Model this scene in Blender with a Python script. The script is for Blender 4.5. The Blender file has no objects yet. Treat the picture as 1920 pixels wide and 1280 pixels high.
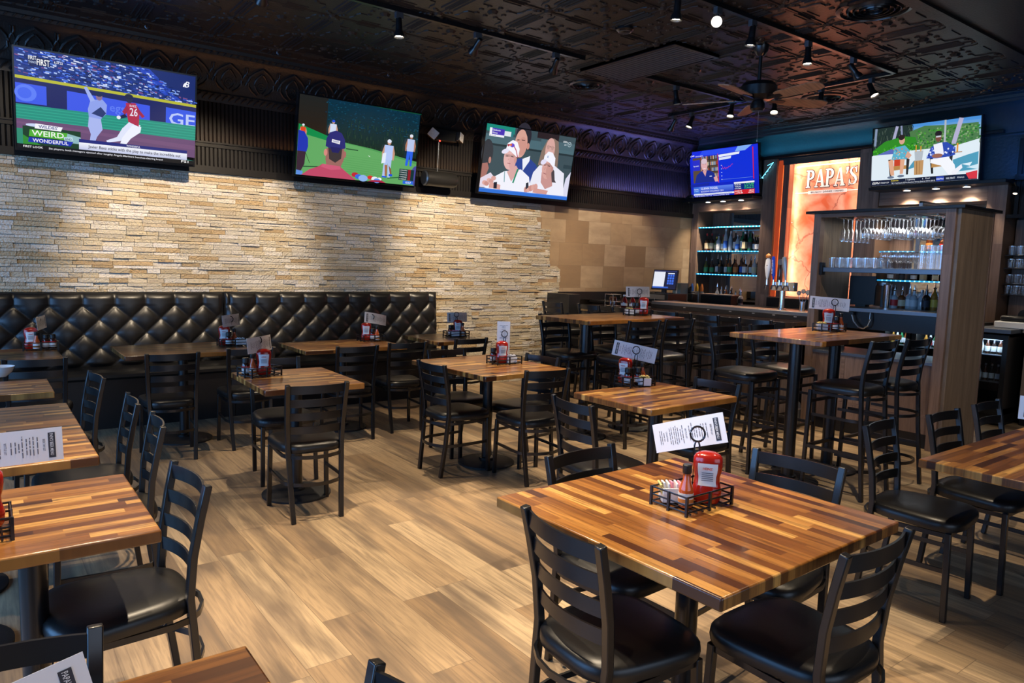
import bpy, math, random
from mathutils import Vector, Matrix
random.seed(7)
PI = math.pi
SC = bpy.context.scene
COL = SC.collection

# ------------------------------------------------------------------ camera
CAM_H = 1.5162
F_PX, YAW, PITCH, ROLL = 1343.585, 0.92667, 0.1072, -0.02827
cam_data = bpy.data.cameras.new('camera')
cam_data.sensor_fit = 'HORIZONTAL'
cam_data.sensor_width = 36.0
cam_data.lens = F_PX / 1920 * 36.0
cam_data.clip_start = 0.02
cam = bpy.data.objects.new('camera', cam_data)
COL.objects.link(cam)
fw = Vector((math.cos(YAW)*math.cos(PITCH), math.sin(YAW)*math.cos(PITCH), -math.sin(PITCH)))
rt = Vector((math.sin(YAW), -math.cos(YAW), 0)); dn = fw.cross(rt)
rt2 = rt*math.cos(ROLL) + dn*math.sin(ROLL); dn2 = -rt*math.sin(ROLL) + dn*math.cos(ROLL)
cam.matrix_world = Matrix(((rt2.x, -dn2.x, -fw.x, 0), (rt2.y, -dn2.y, -fw.y, 0), (rt2.z, -dn2.z, -fw.z, CAM_H), (0, 0, 0, 1)))
SC.camera = cam

# ------------------------------------------------------------------ world, exposure
W = bpy.data.worlds.new('world'); SC.world = W; W.use_nodes = True
bgn = W.node_tree.nodes['Background']
bgn.inputs[0].default_value = (0.55, 0.7, 1.0, 1); bgn.inputs[1].default_value = 0.6
SC.view_settings.view_transform = 'Standard'
SC.view_settings.look = 'None'
SC.view_settings.gamma = 1.0
SC.view_settings.use_curve_mapping = False
SC.view_settings.exposure = 0.0
SC.cycles.use_denoising = True
SC.cycles.max_bounces = 7
SC.cycles.transparent_max_bounces = 24
SC.cycles.glossy_bounces = 4
SC.cycles.caustics_reflective = False
SC.cycles.caustics_refractive = False
SC.cycles.sample_clamp_indirect = 4.0

WARM = (1.0, 0.80, 0.56)
def area(name, loc, rot, sx, sy, col, power):
    d = bpy.data.lights.new(name, 'AREA'); d.shape = 'RECTANGLE'; d.size = sx; d.size_y = sy
    d.color = col; d.energy = power
    o = bpy.data.objects.new(name, d); o.location = loc; o.rotation_euler = rot; COL.objects.link(o); return o
def spot(name, loc, target, power, angle=50, blend=0.5, col=WARM, r=0.025):
    d = bpy.data.lights.new(name, 'SPOT'); d.energy = power; d.spot_size = math.radians(angle); d.spot_blend = blend
    d.color = col; d.shadow_soft_size = r
    o = bpy.data.objects.new(name, d); o.location = loc
    o.rotation_euler = (Vector(target)-Vector(loc)).to_track_quat('-Z', 'Y').to_euler(); COL.objects.link(o); return o

# daylight through the storefront windows behind the camera's left
area('daylight_front', (-3.1, 3.2, 1.55), (0, -PI/2, 0), 2.3, 7.6, (0.17, 0.46, 1.0), 340)
area('daylight_side', (1.6, -3.6, 1.6), (PI/2, 0, 0), 4.5, 2.0, (0.6, 0.76, 1.0), 50)
# added unseen spots without fixtures, brightening the near tables, floor, wall and divider
NEAR_SPOTS = [((0.3, 5.05, 3.25), (0.2, 7.4, 1.7), 110, 60),
              ((0.4, 2.6, 3.3), (0.15, 2.45, 0.8), 290, 48), ((1.2, 2.0, 3.3), (1.75, 1.45, 0.7), 330, 44),
              ((2.6, 0.9, 3.3), (2.1, 1.2, 0.7), 60, 60), ((1.0, 3.4, 3.3), (1.3, 2.6, 0.0), 300, 70),
              ((2.6, 3.35, 3.3), (1.9, 2.7, 0.0), 240, 56), ((0.1, 1.0, 3.3), (0.25, 1.0, 0.7), 230, 50),
              ((3.4, 1.6, 3.3), (3.9, 1.3, 0.0), 190, 74), ((0.6, 5.1, 3.3), (0.9, 4.6, 0.0), 110, 70), ((4.9, 0.9, 3.3), (7.0, 2.7, 1.2), 95, 60), ((3.9, 0.6, 3.3), (3.3, 0.9, 0.0), 50, 70),
              ((1.0, 1.2, 3.3), (0.9, 1.6, 0.0), 110, 80)]
for i, (l, t, p, a) in enumerate(NEAR_SPOTS):
    spot('unseen_fill_spot', l, t, p, a)

# ------------------------------------------------------------------ helpers
def lin(h):
    h = h.lstrip('#'); c = [int(h[i:i+2], 16)/255 for i in (0, 2, 4)]
    return tuple((x/12.92 if x <= 0.04045 else ((x+0.055)/1.055)**2.4) for x in c)

class MB:
    def __init__(s): s.v = []; s.f = []; s.c = []; s.col = None
    def _add(s, vs, fs, col=None):
        n = len(s.v); s.v += [tuple(v) for v in vs]; s.f += [tuple(i+n for i in f) for f in fs]
        s.c += [col if col is not None else s.col]*len(fs); return s
    def box(s, x0, x1, y0, y1, z0, z1, M=None, col=None):
        vs = [Vector(p) for p in ((x0,y0,z0),(x1,y0,z0),(x1,y1,z0),(x0,y1,z0),(x0,y0,z1),(x1,y0,z1),(x1,y1,z1),(x0,y1,z1))]
        if M: vs = [M @ v for v in vs]
        return s._add(vs, [(0,3,2,1),(4,5,6,7),(0,1,5,4),(1,2,6,5),(2,3,7,6),(3,0,4,7)], col)
    def prism(s, poly, a, b, axis='z', M=None, col=None):
        n = len(poly); mk = {'z': lambda p, t: (p[0], p[1], t), 'y': lambda p, t: (p[0], t, p[1]), 'x': lambda p, t: (t, p[0], p[1])}[axis]
        vs = [Vector(mk(p, a)) for p in poly] + [Vector(mk(p, b)) for p in poly]
        if M: vs = [M @ v for v in vs]
        fs = [tuple(range(n))[::-1], tuple(range(n, 2*n))] + [(i, (i+1) % n, n+(i+1) % n, n+i) for i in range(n)]
        return s._add(vs, fs, col)
    def sweep(s, path, sec, closed=False, up=(0, 0, 1), cap=True, radii=None, col=None):
        path = [Vector(p) for p in path]; n = len(path); m = len(sec); vs = []; up = Vector(up)
        for i, p in enumerate(path):
            if closed: t = (path[(i+1) % n]-path[i-1])
            else: t = path[min(i+1, n-1)]-path[max(i-1, 0)]
            t.normalize(); a = t.cross(up)
            if a.length < 1e-4: a = t.cross(Vector((1, 0, 0)))
            a.normalize(); b = a.cross(t).normalized(); r = radii[i] if radii else 1
            vs += [p + a*(u*r) + b*(w*r) for u, w in sec]
        fs = []
        for i in range(n if closed else n-1):
            j = (i+1) % n
            fs += [(i*m+k, i*m+(k+1) % m, j*m+(k+1) % m, j*m+k) for k in range(m)]
        if cap and not closed: fs += [tuple(range(m))[::-1], tuple(range((n-1)*m, n*m))]
        return s._add(vs, fs, col)
    def tube(s, path, r, n=8, **k):
        return s.sweep(path, [(r*math.cos(2*PI*i/n), r*math.sin(2*PI*i/n)) for i in range(n)], **k)
    def bar(s, path, w, d, **k):
        return s.sweep(path, [(-w/2, -d/2), (w/2, -d/2), (w/2, d/2), (-w/2, d/2)], **k)
    def lathe(s, prof, n=16, at=(0, 0, 0), sx=1, sy=1, M=None, col=None):
        vs = []; m = len(prof)
        for r, z in prof:
            for i in range(n):
                a = 2*PI*i/n; vs.append(Vector((at[0]+r*sx*math.cos(a), at[1]+r*sy*math.sin(a), at[2]+z)))
        if M: vs = [M @ v for v in vs]
        fs = [(j*n+i, j*n+(i+1) % n, (j+1)*n+(i+1) % n, (j+1)*n+i) for j in range(m-1) for i in range(n)]
        if prof[0][0] > 1e-5: fs.append(tuple(range(n))[::-1])
        if prof[-1][0] > 1e-5: fs.append(tuple(range((m-1)*n, m*n)))
        return s._add(vs, fs, col)
    def quad(s, a, b, c, d, col=None): return s._add([a, b, c, d], [(0, 1, 2, 3)], col)
    def build(s, name, mat, parent=None, smooth=35, bevel=0, loc=None):
        me = bpy.data.meshes.new(name); me.from_pydata(s.v, [], s.f); me.update()
        if any(c is not None for c in s.c):
            at = me.color_attributes.new('Col', 'FLOAT_COLOR', 'CORNER'); k = 0; buf = []
            for p, c in zip(s.f, s.c):
                buf += list((c or (1, 1, 1))[:3]) * 0 if False else []
                for _ in p: buf += [*(c or (1, 1, 1))[:3], 1.0]
            at.data.foreach_set('color', buf)
        if mat: me.materials.append(mat)
        if smooth:
            me.shade_smooth(); me.set_sharp_from_angle(angle=math.radians(smooth))
        o = bpy.data.objects.new(name, me); COL.objects.link(o)
        if parent: o.parent = parent
        if loc: o.location = loc
        if bevel:
            b = o.modifiers.new('bevel', 'BEVEL'); b.width = bevel; b.segments = 2; b.limit_method = 'ANGLE'
        return o

def tag(o, label, cat, group=None):
    o['label'] = label; o['category'] = cat
    if group: o['group'] = group
    return o
def thing(name, label, cat, loc=(0, 0, 0), rz=0, group=None, rot=None):
    o = bpy.data.objects.new(name, None); o.empty_display_size = 0.1; COL.objects.link(o)
    o.location = loc; o.rotation_euler = rot or (0, 0, rz)
    return tag(o, label, cat, group)
def struct(o): o['kind'] = 'structure'; return o
def dup(root, loc, rz=0, label=None, group=None, rot=None):
    def cp(o, par):
        c = o.copy(); COL.objects.link(c)
        if par: c.parent = par
        for ch in list(o.children): cp(ch, c)
        return c
    r = cp(root, None); r.location = loc; r.rotation_euler = rot or (0, 0, rz)
    if label: r['label'] = label
    if group: r['group'] = group
    return r

# ------------------------------------------------------------------ materials
def strip_led(name, loc, d, along, ln, w, col, power):
    dt = bpy.data.lights.new(name, 'AREA'); dt.shape = 'RECTANGLE'; dt.size = ln; dt.size_y = w; dt.color = col; dt.energy = power
    z = -Vector(d).normalized(); x = Vector(along).normalized(); y = z.cross(x).normalized(); x = y.cross(z)
    o = bpy.data.objects.new(name, dt); COL.objects.link(o)
    o.matrix_world = Matrix(((x.x, y.x, z.x, loc[0]), (x.y, y.y, z.y, loc[1]), (x.z, y.z, z.z, loc[2]), (0, 0, 0, 1))); return o
def mat(name, col, rough=0.5, metal=0.0, spec=0.5, coat=0.0, emit=None, es=0, trans=0.0, ior=1.45, bump=None, coat_r=0.05):
    m = bpy.data.materials.new(name); m.use_nodes = True; nt = m.node_tree; b = nt.nodes['Principled BSDF']
    b.inputs['Base Color'].default_value = (*col, 1); b.inputs['Roughness'].default_value = rough
    b.inputs['Metallic'].default_value = metal; b.inputs['Specular IOR Level'].default_value = spec
    b.inputs['Coat Weight'].default_value = coat; b.inputs['Coat Roughness'].default_value = coat_r
    b.inputs['Transmission Weight'].default_value = trans; b.inputs['IOR'].default_value = ior
    if emit: b.inputs['Emission Color'].default_value = (*emit, 1); b.inputs['Emission Strength'].default_value = es
    if bump:
        sc, st, dist = bump; tc = nt.nodes.new('ShaderNodeTexCoord'); n = nt.nodes.new('ShaderNodeTexNoise'); bp = nt.nodes.new('ShaderNodeBump')
        n.inputs['Scale'].default_value = sc; n.inputs['Detail'].default_value = 4; bp.inputs['Strength'].default_value = st; bp.inputs['Distance'].default_value = dist
        nt.links.new(tc.outputs['Object'], n.inputs['Vector']); nt.links.new(n.outputs['Fac'], bp.inputs['Height']); nt.links.new(bp.outputs[0], b.inputs['Normal'])
    return m

def strip_mat(name, u, v, width, length, ramp, rough=0.4, grain=(3, 60), gstr=0.35, coat=0.0, gap=0.0, gapcol=(0.05, 0.03, 0.02), bump=0.0,
              blotch=0.0, blotch_scale=2.0, spec=0.5, darkgrain=(0.1, 0.05, 0.02)):
    """boards laid along axis u, side by side along axis v"""
    m = bpy.data.materials.new(name); m.use_nodes = True; nt = m.node_tree; N = nt.nodes; L = nt.links; b = N['Principled BSDF']
    tc = N.new('ShaderNodeTexCoord'); sp = N.new('ShaderNodeSeparateXYZ'); L.new(tc.outputs['Object'], sp.inputs[0])
    def mth(op, a, bb=None):
        n = N.new('ShaderNodeMath'); n.operation = op
        for i, x in enumerate((a, bb)):
            if x is None: continue
            if isinstance(x, (int, float)): n.inputs[i].default_value = x
            else: L.new(x, n.inputs[i])
        return n.outputs[0]
    U = sp.outputs['XYZ'.index(u)]; V = sp.outputs['XYZ'.index(v)]
    vr = mth('DIVIDE', V, width); row = mth('FLOOR', vr)
    wn = N.new('ShaderNodeTexWhiteNoise'); wn.noise_dimensions = '1D'; L.new(row, wn.inputs['W'])
    ur = mth('ADD', mth('DIVIDE', U, length), mth('MULTIPLY', wn.outputs['Value'], 7.3)); colm = mth('FLOOR', ur)
    cb = N.new('ShaderNodeCombineXYZ'); L.new(row, cb.inputs[0]); L.new(colm, cb.inputs[1])
    w2 = N.new('ShaderNodeTexWhiteNoise'); w2.noise_dimensions = '2D'; L.new(cb.outputs[0], w2.inputs['Vector'])
    rp = N.new('ShaderNodeValToRGB'); L.new(w2.outputs['Value'], rp.inputs[0])
    while len(rp.color_ramp.elements) < len(ramp): rp.color_ramp.elements.new(0.5)
    for e, (p, c) in zip(rp.color_ramp.elements, ramp): e.position = p; e.color = (*c, 1)
    cg = N.new('ShaderNodeCombineXYZ'); L.new(mth('MULTIPLY', U, grain[0]), cg.inputs[0]); L.new(mth('MULTIPLY', V, grain[1]), cg.inputs[1]); L.new(mth('MULTIPLY', w2.outputs['Value'], 37.0), cg.inputs[2])
    gn = N.new('ShaderNodeTexNoise'); gn.inputs['Scale'].default_value = 1.0; gn.inputs['Detail'].default_value = 5; gn.inputs['Roughness'].default_value = 0.65; gn.inputs['Distortion'].default_value = 0.6
    L.new(cg.outputs[0], gn.inputs['Vector'])
    gr = N.new('ShaderNodeMapRange'); gr.inputs['From Min'].default_value = 0.42; gr.inputs['From Max'].default_value = 0.72; gr.inputs['To Min'].default_value = 0; gr.inputs['To Max'].default_value = gstr
    L.new(gn.outputs['Fac'], gr.inputs['Value'])
    mx = N.new('ShaderNodeMix'); mx.data_type = 'RGBA'; L.new(gr.outputs[0], mx.inputs['Factor']); L.new(rp.outputs[0], mx.inputs['A']); mx.inputs['B'].default_value = (*darkgrain, 1)
    out = mx.outputs['Result']
    if blotch:
        bn = N.new('ShaderNodeTexNoise'); bn.inputs['Scale'].default_value = blotch_scale; bn.inputs['Detail'].default_value = 3
        cs = N.new('ShaderNodeCombineXYZ'); L.new(mth('MULTIPLY', U, 0.5), cs.inputs[0]); L.new(mth('MULTIPLY', V, 3.0), cs.inputs[1]); L.new(mth('MULTIPLY', w2.outputs['Value'], 5.0), cs.inputs[2]); L.new(cs.outputs[0], bn.inputs['Vector'])
        br = N.new('ShaderNodeMapRange'); br.inputs['From Min'].default_value = 0.47; br.inputs['From Max'].default_value = 0.66; br.inputs['To Max'].default_value = blotch; L.new(bn.outputs['Fac'], br.inputs['Value'])
        m2 = N.new('ShaderNodeMix'); m2.data_type = 'RGBA'; L.new(br.outputs[0], m2.inputs['Factor']); L.new(out, m2.inputs['A']); m2.inputs['B'].default_value = (*darkgrain, 1); out = m2.outputs['Result']
    hgt = mth('MULTIPLY', gn.outputs['Fac'], 0.3)
    if gap:
        fr = mth('FRACT', vr); g1 = mth('LESS_THAN', mth('MINIMUM', fr, mth('SUBTRACT', 1.0, fr)), gap/width)
        fu = mth('FRACT', ur); g2 = mth('LESS_THAN', mth('MINIMUM', fu, mth('SUBTRACT', 1.0, fu)), gap/length)
        g = mth('MAXIMUM', g1, g2)
        m3 = N.new('ShaderNodeMix'); m3.data_type = 'RGBA'; L.new(g, m3.inputs['Factor']); L.new(out, m3.inputs['A']); m3.inputs['B'].default_value = (*gapcol, 1); out = m3.outputs['Result']
        hgt = mth('SUBTRACT', hgt, g)
    L.new(out, b.inputs['Base Color'])
    b.inputs['Roughness'].default_value = rough; b.inputs['Coat Weight'].default_value = coat; b.inputs['Coat Roughness'].default_value = 0.12; b.inputs['Specular IOR Level'].default_value = spec
    if bump:
        bp = N.new('ShaderNodeBump'); bp.inputs['Strength'].default_value = bump; bp.inputs['Distance'].default_value = 0.004; L.new(hgt, bp.inputs['Height']); L.new(bp.outputs[0], b.inputs['Normal'])
    return m

def attr_mat(name, rough=0.8, emit=0.0, bump=None, spec=0.4):
    m = mat(name, (1, 1, 1), rough, spec=spec, bump=bump); nt = m.node_tree; b = nt.nodes['Principled BSDF']
    a = nt.nodes.new('ShaderNodeAttribute'); a.attribute_name = 'Col'
    if emit:
        b.inputs['Base Color'].default_value = (0.005, 0.005, 0.005, 1); nt.links.new(a.outputs['Color'], b.inputs['Emission Color']); b.inputs['Emission Strength'].default_value = emit
    else: nt.links.new(a.outputs['Color'], b.inputs['Base Color'])
    return m

def glass_mat(name, tint=(1, 1, 1), gl=0.12, edge=0.6, rough=0.03):
    m = bpy.data.materials.new(name); m.use_nodes = True; nt = m.node_tree; N = nt.nodes; L = nt.links
    N.remove(N['Principled BSDF']); out = N['Material Output']
    t = N.new('ShaderNodeBsdfTransparent'); t.inputs[0].default_value = (*tint, 1)
    g = N.new('ShaderNodeBsdfGlossy'); g.inputs['Roughness'].default_value = rough; g.inputs[0].default_value = (1, 1, 1, 1)
    lw = N.new('ShaderNodeLayerWeight'); lw.inputs[0].default_value = 0.35
    mr = N.new('ShaderNodeMapRange'); mr.inputs['To Min'].default_value = gl; mr.inputs['To Max'].default_value = edge
    L.new(lw.outputs['Facing'], mr.inputs['Value']); mx = N.new('ShaderNodeMixShader')
    L.new(mr.outputs[0], mx.inputs[0]); L.new(t.outputs[0], mx.inputs[1]); L.new(g.outputs[0], mx.inputs[2]); L.new(mx.outputs[0], out.inputs[0])
    return m

RAMP_TABLE = [(0.0, (0.04, 0.012, 0.004)), (0.25, (0.11, 0.036, 0.009)), (0.5, (0.24, 0.09, 0.018)), (0.8, (0.40, 0.175, 0.038)), (1.0, (0.68, 0.37, 0.10))]
M_TABX = strip_mat('butcher_block_along_x', 'X', 'Y', 0.034, 0.30, RAMP_TABLE, rough=0.3, grain=(4, 70), gstr=0.8, coat=0.28, darkgrain=(0.05, 0.016, 0.005))
M_TABY = strip_mat('butcher_block_along_y', 'Y', 'X', 0.034, 0.30, RAMP_TABLE, rough=0.3, grain=(4, 70), gstr=0.8, coat=0.28, darkgrain=(0.05, 0.016, 0.005))
M_FLOOR = strip_mat('oak_plank_floor', 'Y', 'X', 0.185, 1.22, [(0.0, (0.34, 0.225, 0.125)), (0.35, (0.43, 0.295, 0.17)), (0.7, (0.50, 0.355, 0.205)), (1.0, (0.58, 0.43, 0.265))],
                    rough=0.42, grain=(3.0, 62), gstr=0.75, gap=0.0014, gapcol=(0.2, 0.14, 0.09), bump=0.15, blotch=0.85, blotch_scale=2.6, darkgrain=(0.15, 0.11, 0.08), spec=0.35)
WOODR = [(0.0, (0.17, 0.105, 0.075)), (0.5, (0.24, 0.15, 0.108)), (1.0, (0.31, 0.205, 0.15))]
M_WOODZ = strip_mat('walnut_upright_grain', 'Z', 'Y', 0.16, 2.0, WOODR, rough=0.45, grain=(1.6, 34), gstr=0.6, darkgrain=(0.05, 0.028, 0.02), blotch=0.3)
M_WOODZX = strip_mat('walnut_panel_grain', 'Z', 'X', 0.9, 4.0, [(0, (0.30, 0.215, 0.145)), (1, (0.36, 0.265, 0.18))], rough=0.45, grain=(1.4, 30), gstr=0.5, darkgrain=(0.06, 0.035, 0.022), blotch=0.25)
M_WOODY = strip_mat('walnut_level_grain', 'Y', 'Z', 0.2, 3.0, WOODR, rough=0.45, grain=(1.6, 34), gstr=0.6, darkgrain=(0.05, 0.028, 0.02))
M_SLAT = strip_mat('reclaimed_bar_boards', 'Z', 'Y', 0.075, 1.4, [(0.0, (0.09, 0.055, 0.035)), (0.5, (0.17, 0.11, 0.07)), (1.0, (0.27, 0.19, 0.125))], rough=0.5, grain=(2, 40), gstr=0.6, gap=0.002, bump=0.3, darkgrain=(0.05, 0.03, 0.02))
M_TRAV = strip_mat('travertine_tiles', 'X', 'Z', 0.305, 0.42, [(0.0, (0.27, 0.175, 0.095)), (0.4, (0.36, 0.25, 0.145)), (0.7, (0.42, 0.30, 0.18)), (1.0, (0.50, 0.38, 0.25))], rough=0.55, grain=(5, 9), gstr=0.35, gap=0.0015, gapcol=(0.2, 0.14, 0.09), darkgrain=(0.2, 0.13, 0.08), blotch=0.3, bump=0.15)
M_METAL = mat('black_powder_coat', (0.006, 0.006, 0.0075), 0.33, spec=0.6, coat=0.2, coat_r=0.12)
M_VINYL = mat('black_vinyl', (0.008, 0.0075, 0.0075), 0.36, spec=0.6, bump=(120, 0.12, 0.001))
M_CAST = mat('black_cast_iron', (0.018, 0.018, 0.02), 0.55, bump=(150, 0.3, 0.001))
M_TIN = mat('black_tin_ceiling', (0.015, 0.013, 0.0125), 0.40, spec=0.45, bump=(70, 0.6, 0.004))
M_TINW = mat('black_painted_wall', (0.008, 0.007, 0.007), 0.5, spec=0.25)
M_TEAL = mat('blue_lit_teal', (0.012, 0.03, 0.04), 0.5, bump=(30, 0.6, 0.006))  # teal cast of the blue LEDs put into the bar wall's base colour
M_BLACK = mat('black_laminate', (0.012, 0.012, 0.013), 0.3)
M_BLACKP = mat('black_plastic', (0.012, 0.012, 0.012), 0.35)
M_SCREENF = mat('tv_bezel', (0.008, 0.008, 0.009), 0.2)
M_CHROME = mat('chrome', (0.75, 0.75, 0.76), 0.12, metal=1)
M_STEEL = mat('brushed_steel', (0.5, 0.5, 0.5), 0.3, metal=1)
M_STEELD = mat('dull_grey_steel', (0.18, 0.2, 0.23), 0.35, metal=0.8)
M_WHITE = mat('white_paper', (0.72, 0.72, 0.74), 0.55)
M_CERAM = mat('white_ceramic', (0.75, 0.75, 0.76), 0.25, coat=0.3)
M_INK = mat('black_ink', (0.03, 0.03, 0.04), 0.6)
M_GREYINK = mat('grey_ink', (0.12, 0.12, 0.15), 0.6)
M_KETCH = mat('ketchup_red_plastic', (0.34, 0.012, 0.006), 0.22, coat=0.4)
M_HOT = mat('hot_sauce_orange', (0.50, 0.085, 0.015), 0.15, coat=0.5)
M_BROWNS = mat('steak_sauce_brown', (0.035, 0.010, 0.005), 0.12, coat=0.6)
M_SYRUP = mat('red_syrup', (0.09, 0.006, 0.006), 0.1, coat=0.6)
M_REDP = mat('red_plastic', (0.45, 0.02, 0.02), 0.35)
M_LABELW = mat('white_label', (0.68, 0.68, 0.68), 0.5)
M_REDINK = mat('red_ink', (0.5, 0.02, 0.02), 0.5)
M_PINK = mat('pink_packet', (0.75, 0.3, 0.42), 0.5)
M_YELLOW = mat('yellow_packet', (0.78, 0.6, 0.2), 0.5)
M_LAMP = mat('lamp_glow', (1, 1, 1), 0.5, emit=(1.0, 0.86, 0.66), es=14)
M_LAMPD = mat('lamp_glow_soft', (1, 1, 1), 0.5, emit=(1.0, 0.8, 0.62), es=4)
M_LEDB = mat('blue_led', (1, 1, 1), 0.5, emit=(0.10, 0.62, 1.0), es=4.5)
M_LEDS = mat('blue_led_strip', (0.02, 0.3, 0.5), 0.5, emit=(0.02, 0.36, 0.75), es=0.75)
M_WHITELED = mat('white_led', (1, 1, 1), 0.5, emit=(0.8, 0.9, 1.0), es=2.2)
M_STONE = attr_mat('ledger_stone', 0.85, bump=(60, 1.0, 0.02))
M_TV = attr_mat('tv_picture', 0.25, emit=1.0)
M_GLASS = glass_mat('clear_glass', gl=0.05, edge=0.55)
M_GLASSD = glass_mat('cooler_door_glass', (0.8, 0.88, 0.95), 0.06, 0.4)
M_MIRROR = mat('mirror', (0.62, 0.60, 0.58), 0.03, metal=1)
M_BLADE = strip_mat('oak_fan_blade', 'X', 'Y', 0.3, 3.0, [(0, (0.46, 0.24, 0.12)), (1, (0.56, 0.30, 0.16))], rough=0.5, grain=(3, 40), gstr=0.6)
# ------------------------------------------------------------------ the room
YW, XB, ZC, XF, YR = 7.4, 9.0, 3.45, -2.6, -3.0
m = MB(); m.quad((XF, YR, 0), (9.9, YR, 0), (9.9, 7.6, 0), (XF, 7.6, 0)); fl = m.build('floor', M_FLOOR, smooth=0); struct(fl)
m = MB(); m.box(XF, 9.9, YR, 7.7, 3.47, 3.6); m.box(XF, 9.9, YR, 2.55, 3.43, 3.47); struct(m.build('ceiling', M_TIN, smooth=0))
# pressed tin relief tiles
m = MB(); T = 0.61
def dome(x, y, r, h, n=8):
    z = ZC+0.005
    vs = [(x+r*math.cos(2*PI*i/n), y+r*math.sin(2*PI*i/n), z) for i in range(n)] + [(x+r*.55*math.cos(2*PI*i/n), y+r*.55*math.sin(2*PI*i/n), z-h*.85) for i in range(n)] + [(x, y, z-h)]
    m._add(vs, [(i, n+i, n+(i+1) % n, (i+1) % n) for i in range(n)] + [(n+i, 2*n, n+(i+1) % n) for i in range(n)])
def ridge(x0, y0, x1, y1, w=0.012, h=0.012):
    z = ZC+0.005; dx, dy = x1-x0, y1-y0; l = math.hypot(dx, dy); nx, ny = -dy/l*w/2, dx/l*w/2
    m._add([(x0+nx, y0+ny, z), (x0, y0, z-h), (x0-nx, y0-ny, z), (x1+nx, y1+ny, z), (x1, y1, z-h), (x1-nx, y1-ny, z)], [(0, 3, 4, 1), (1, 4, 5, 2), (0, 1, 2), (3, 5, 4)])
m.box(XF, 9.9, 2.55, 7.7, ZC, ZC+0.03)
ix = int((9.0-XF)/T)
for i in range(ix+1):
    for j in range(8):
        x0 = XF+0.1+i*T; y0 = 2.62+j*T; cx, cy = x0+T/2, y0+T/2
        if y0 > 7.0: continue
        ridge(x0, y0, x0+T, y0, 0.016, 0.012); ridge(x0, y0, x0, y0+T, 0.016, 0.012)
        ridge(x0+0.03, y0+0.03, x0+T-0.03, y0+0.03, 0.01, 0.007); ridge(x0+0.03, y0+0.03, x0+0.03, y0+T-0.03, 0.01, 0.007)
        for k in range(4):                     # bundles of reeds crossing the seams
            o = (k-1.5)*0.036
            ridge(x0+o, y0+T*0.22, x0+o, y0+T*0.78, 0.016, 0.014)
            ridge(x0+T*0.36, y0+o, x0+T*0.64, y0+o, 0.014, 0.011)
        dome(x0, y0, 0.045, 0.028)
        for k in range(4):
            a = PI/4+k*PI/2; dome(x0+0.07*math.cos(a), y0+0.07*math.sin(a), 0.028, 0.018, 6)
        dome(cx, cy, 0.05, 0.03)
        for k in range(8):
            a = k*PI/4; r = 0.105+0.02*(k % 2)
            dome(cx+r*math.cos(a), cy+r*math.sin(a), 0.03, 0.016, 6)
        for sx, sy in ((1, 1), (1, -1), (-1, 1), (-1, -1)):     # leaf scrolls towards the corners
            for q in range(4):
                t0, t1 = q/4, (q+1)/4
                f = lambda t: (cx+sx*(0.10+0.12*t+0.03*math.sin(t*5)), cy+sy*(0.10+0.12*t-0.03*math.sin(t*5)))
                p, r_ = f(t0), f(t1); ridge(p[0], p[1], r_[0], r_[1], 0.013, 0.012)
            dome(cx+sx*0.235, cy+sy*0.235, 0.026, 0.016, 6)
struct(m.build('ceiling_tin_tiles', M_TIN, smooth=22)).name = 'ceiling_tiles'

# flat moulding between the tin tiles and the plain ceiling band
m = MB(); m.box(XF, 8.9, 2.50, 2.60, 3.41, 3.47); m.box(XF, 8.9, 2.60, 2.63, 3.43, 3.47); struct(m.build('trim_1', M_TIN))

# left wall: stacked ledger stone, then travertine, then black bead board and pressed-tin cornice
ZS = 2.305
m = MB(); m.box(XF, 9.9, YW+0.02, YW+0.2, 0, 3.6); struct(m.build('wall_left', M_TINW, smooth=0))
m = MB(); z = 0.0; cols = ['e6dcc4', 'ddd0b2', 'ece4d0', 'd6c39c', 'e2d6b8', 'e8dfc8', 'dccdaa', 'efe8d8', 'cdb285', 'dfd2b4', 'd8c8a8', 'e9dfc6']
cols = [lin(c) for c in cols]; row = 0
while z < ZS-0.012:
    h = random.choice((0.026, 0.032, 0.038, 0.044))
    if z+h > ZS: h = ZS-z
    xe = (5.96 if z > 1.98 else 6.14 if z > 1.5 else 6.32)+random.uniform(-0.01, 0.01); x = XF+random.uniform(-0.2, 0)
    while x < xe:
        l = random.uniform(0.10, 0.34); x1 = min(x+l, xe)
        if z > 1.0 or x1 > 4.2:
            c = random.choice(cols); k = random.uniform(0.85, 1.08); c = tuple(min(1, a*k*q_) for a, q_ in zip(c, (0.74, 0.72, 0.74)))
            d0 = random.uniform(0.002, 0.022); d1 = d0+random.uniform(-0.004, 0.004); tl = random.uniform(-0.004, 0.004); yb = YW+0.015
            g = 0.0
            xa, xb, za, zb = x+g, x1-g, z+g*0.6, z+h-g*0.6
            xm = (xa+xb)/2+random.uniform(-.03, .03)*l; dm = (d0+d1)/2+random.uniform(-0.004, 0.007); b = 0.0018
            vs = [(xa, yb, za), (xm, yb, za), (xb, yb, za), (xa, yb, zb), (xm, yb, zb), (xb, yb, zb),
                  (xa+b, YW-d0, za+b), (xm, YW-dm, za+b), (xb-b, YW-d1, za+b), (xa+b, YW-d0+tl, zb-b), (xm, YW-dm+tl, zb-b), (xb-b, YW-d1+tl, zb-b)]
            m._add(vs, [(6, 7, 10, 9), (7, 8, 11, 10), (0, 1, 7, 6), (1, 2, 8, 7), (9, 10, 4, 3), (10, 11, 5, 4), (0, 6, 9, 3), (8, 2, 5, 11)], c)
        x = x1
    z += h; row += 1
struct(m.build('wall_left_stone', M_STONE, smooth=0))
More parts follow.
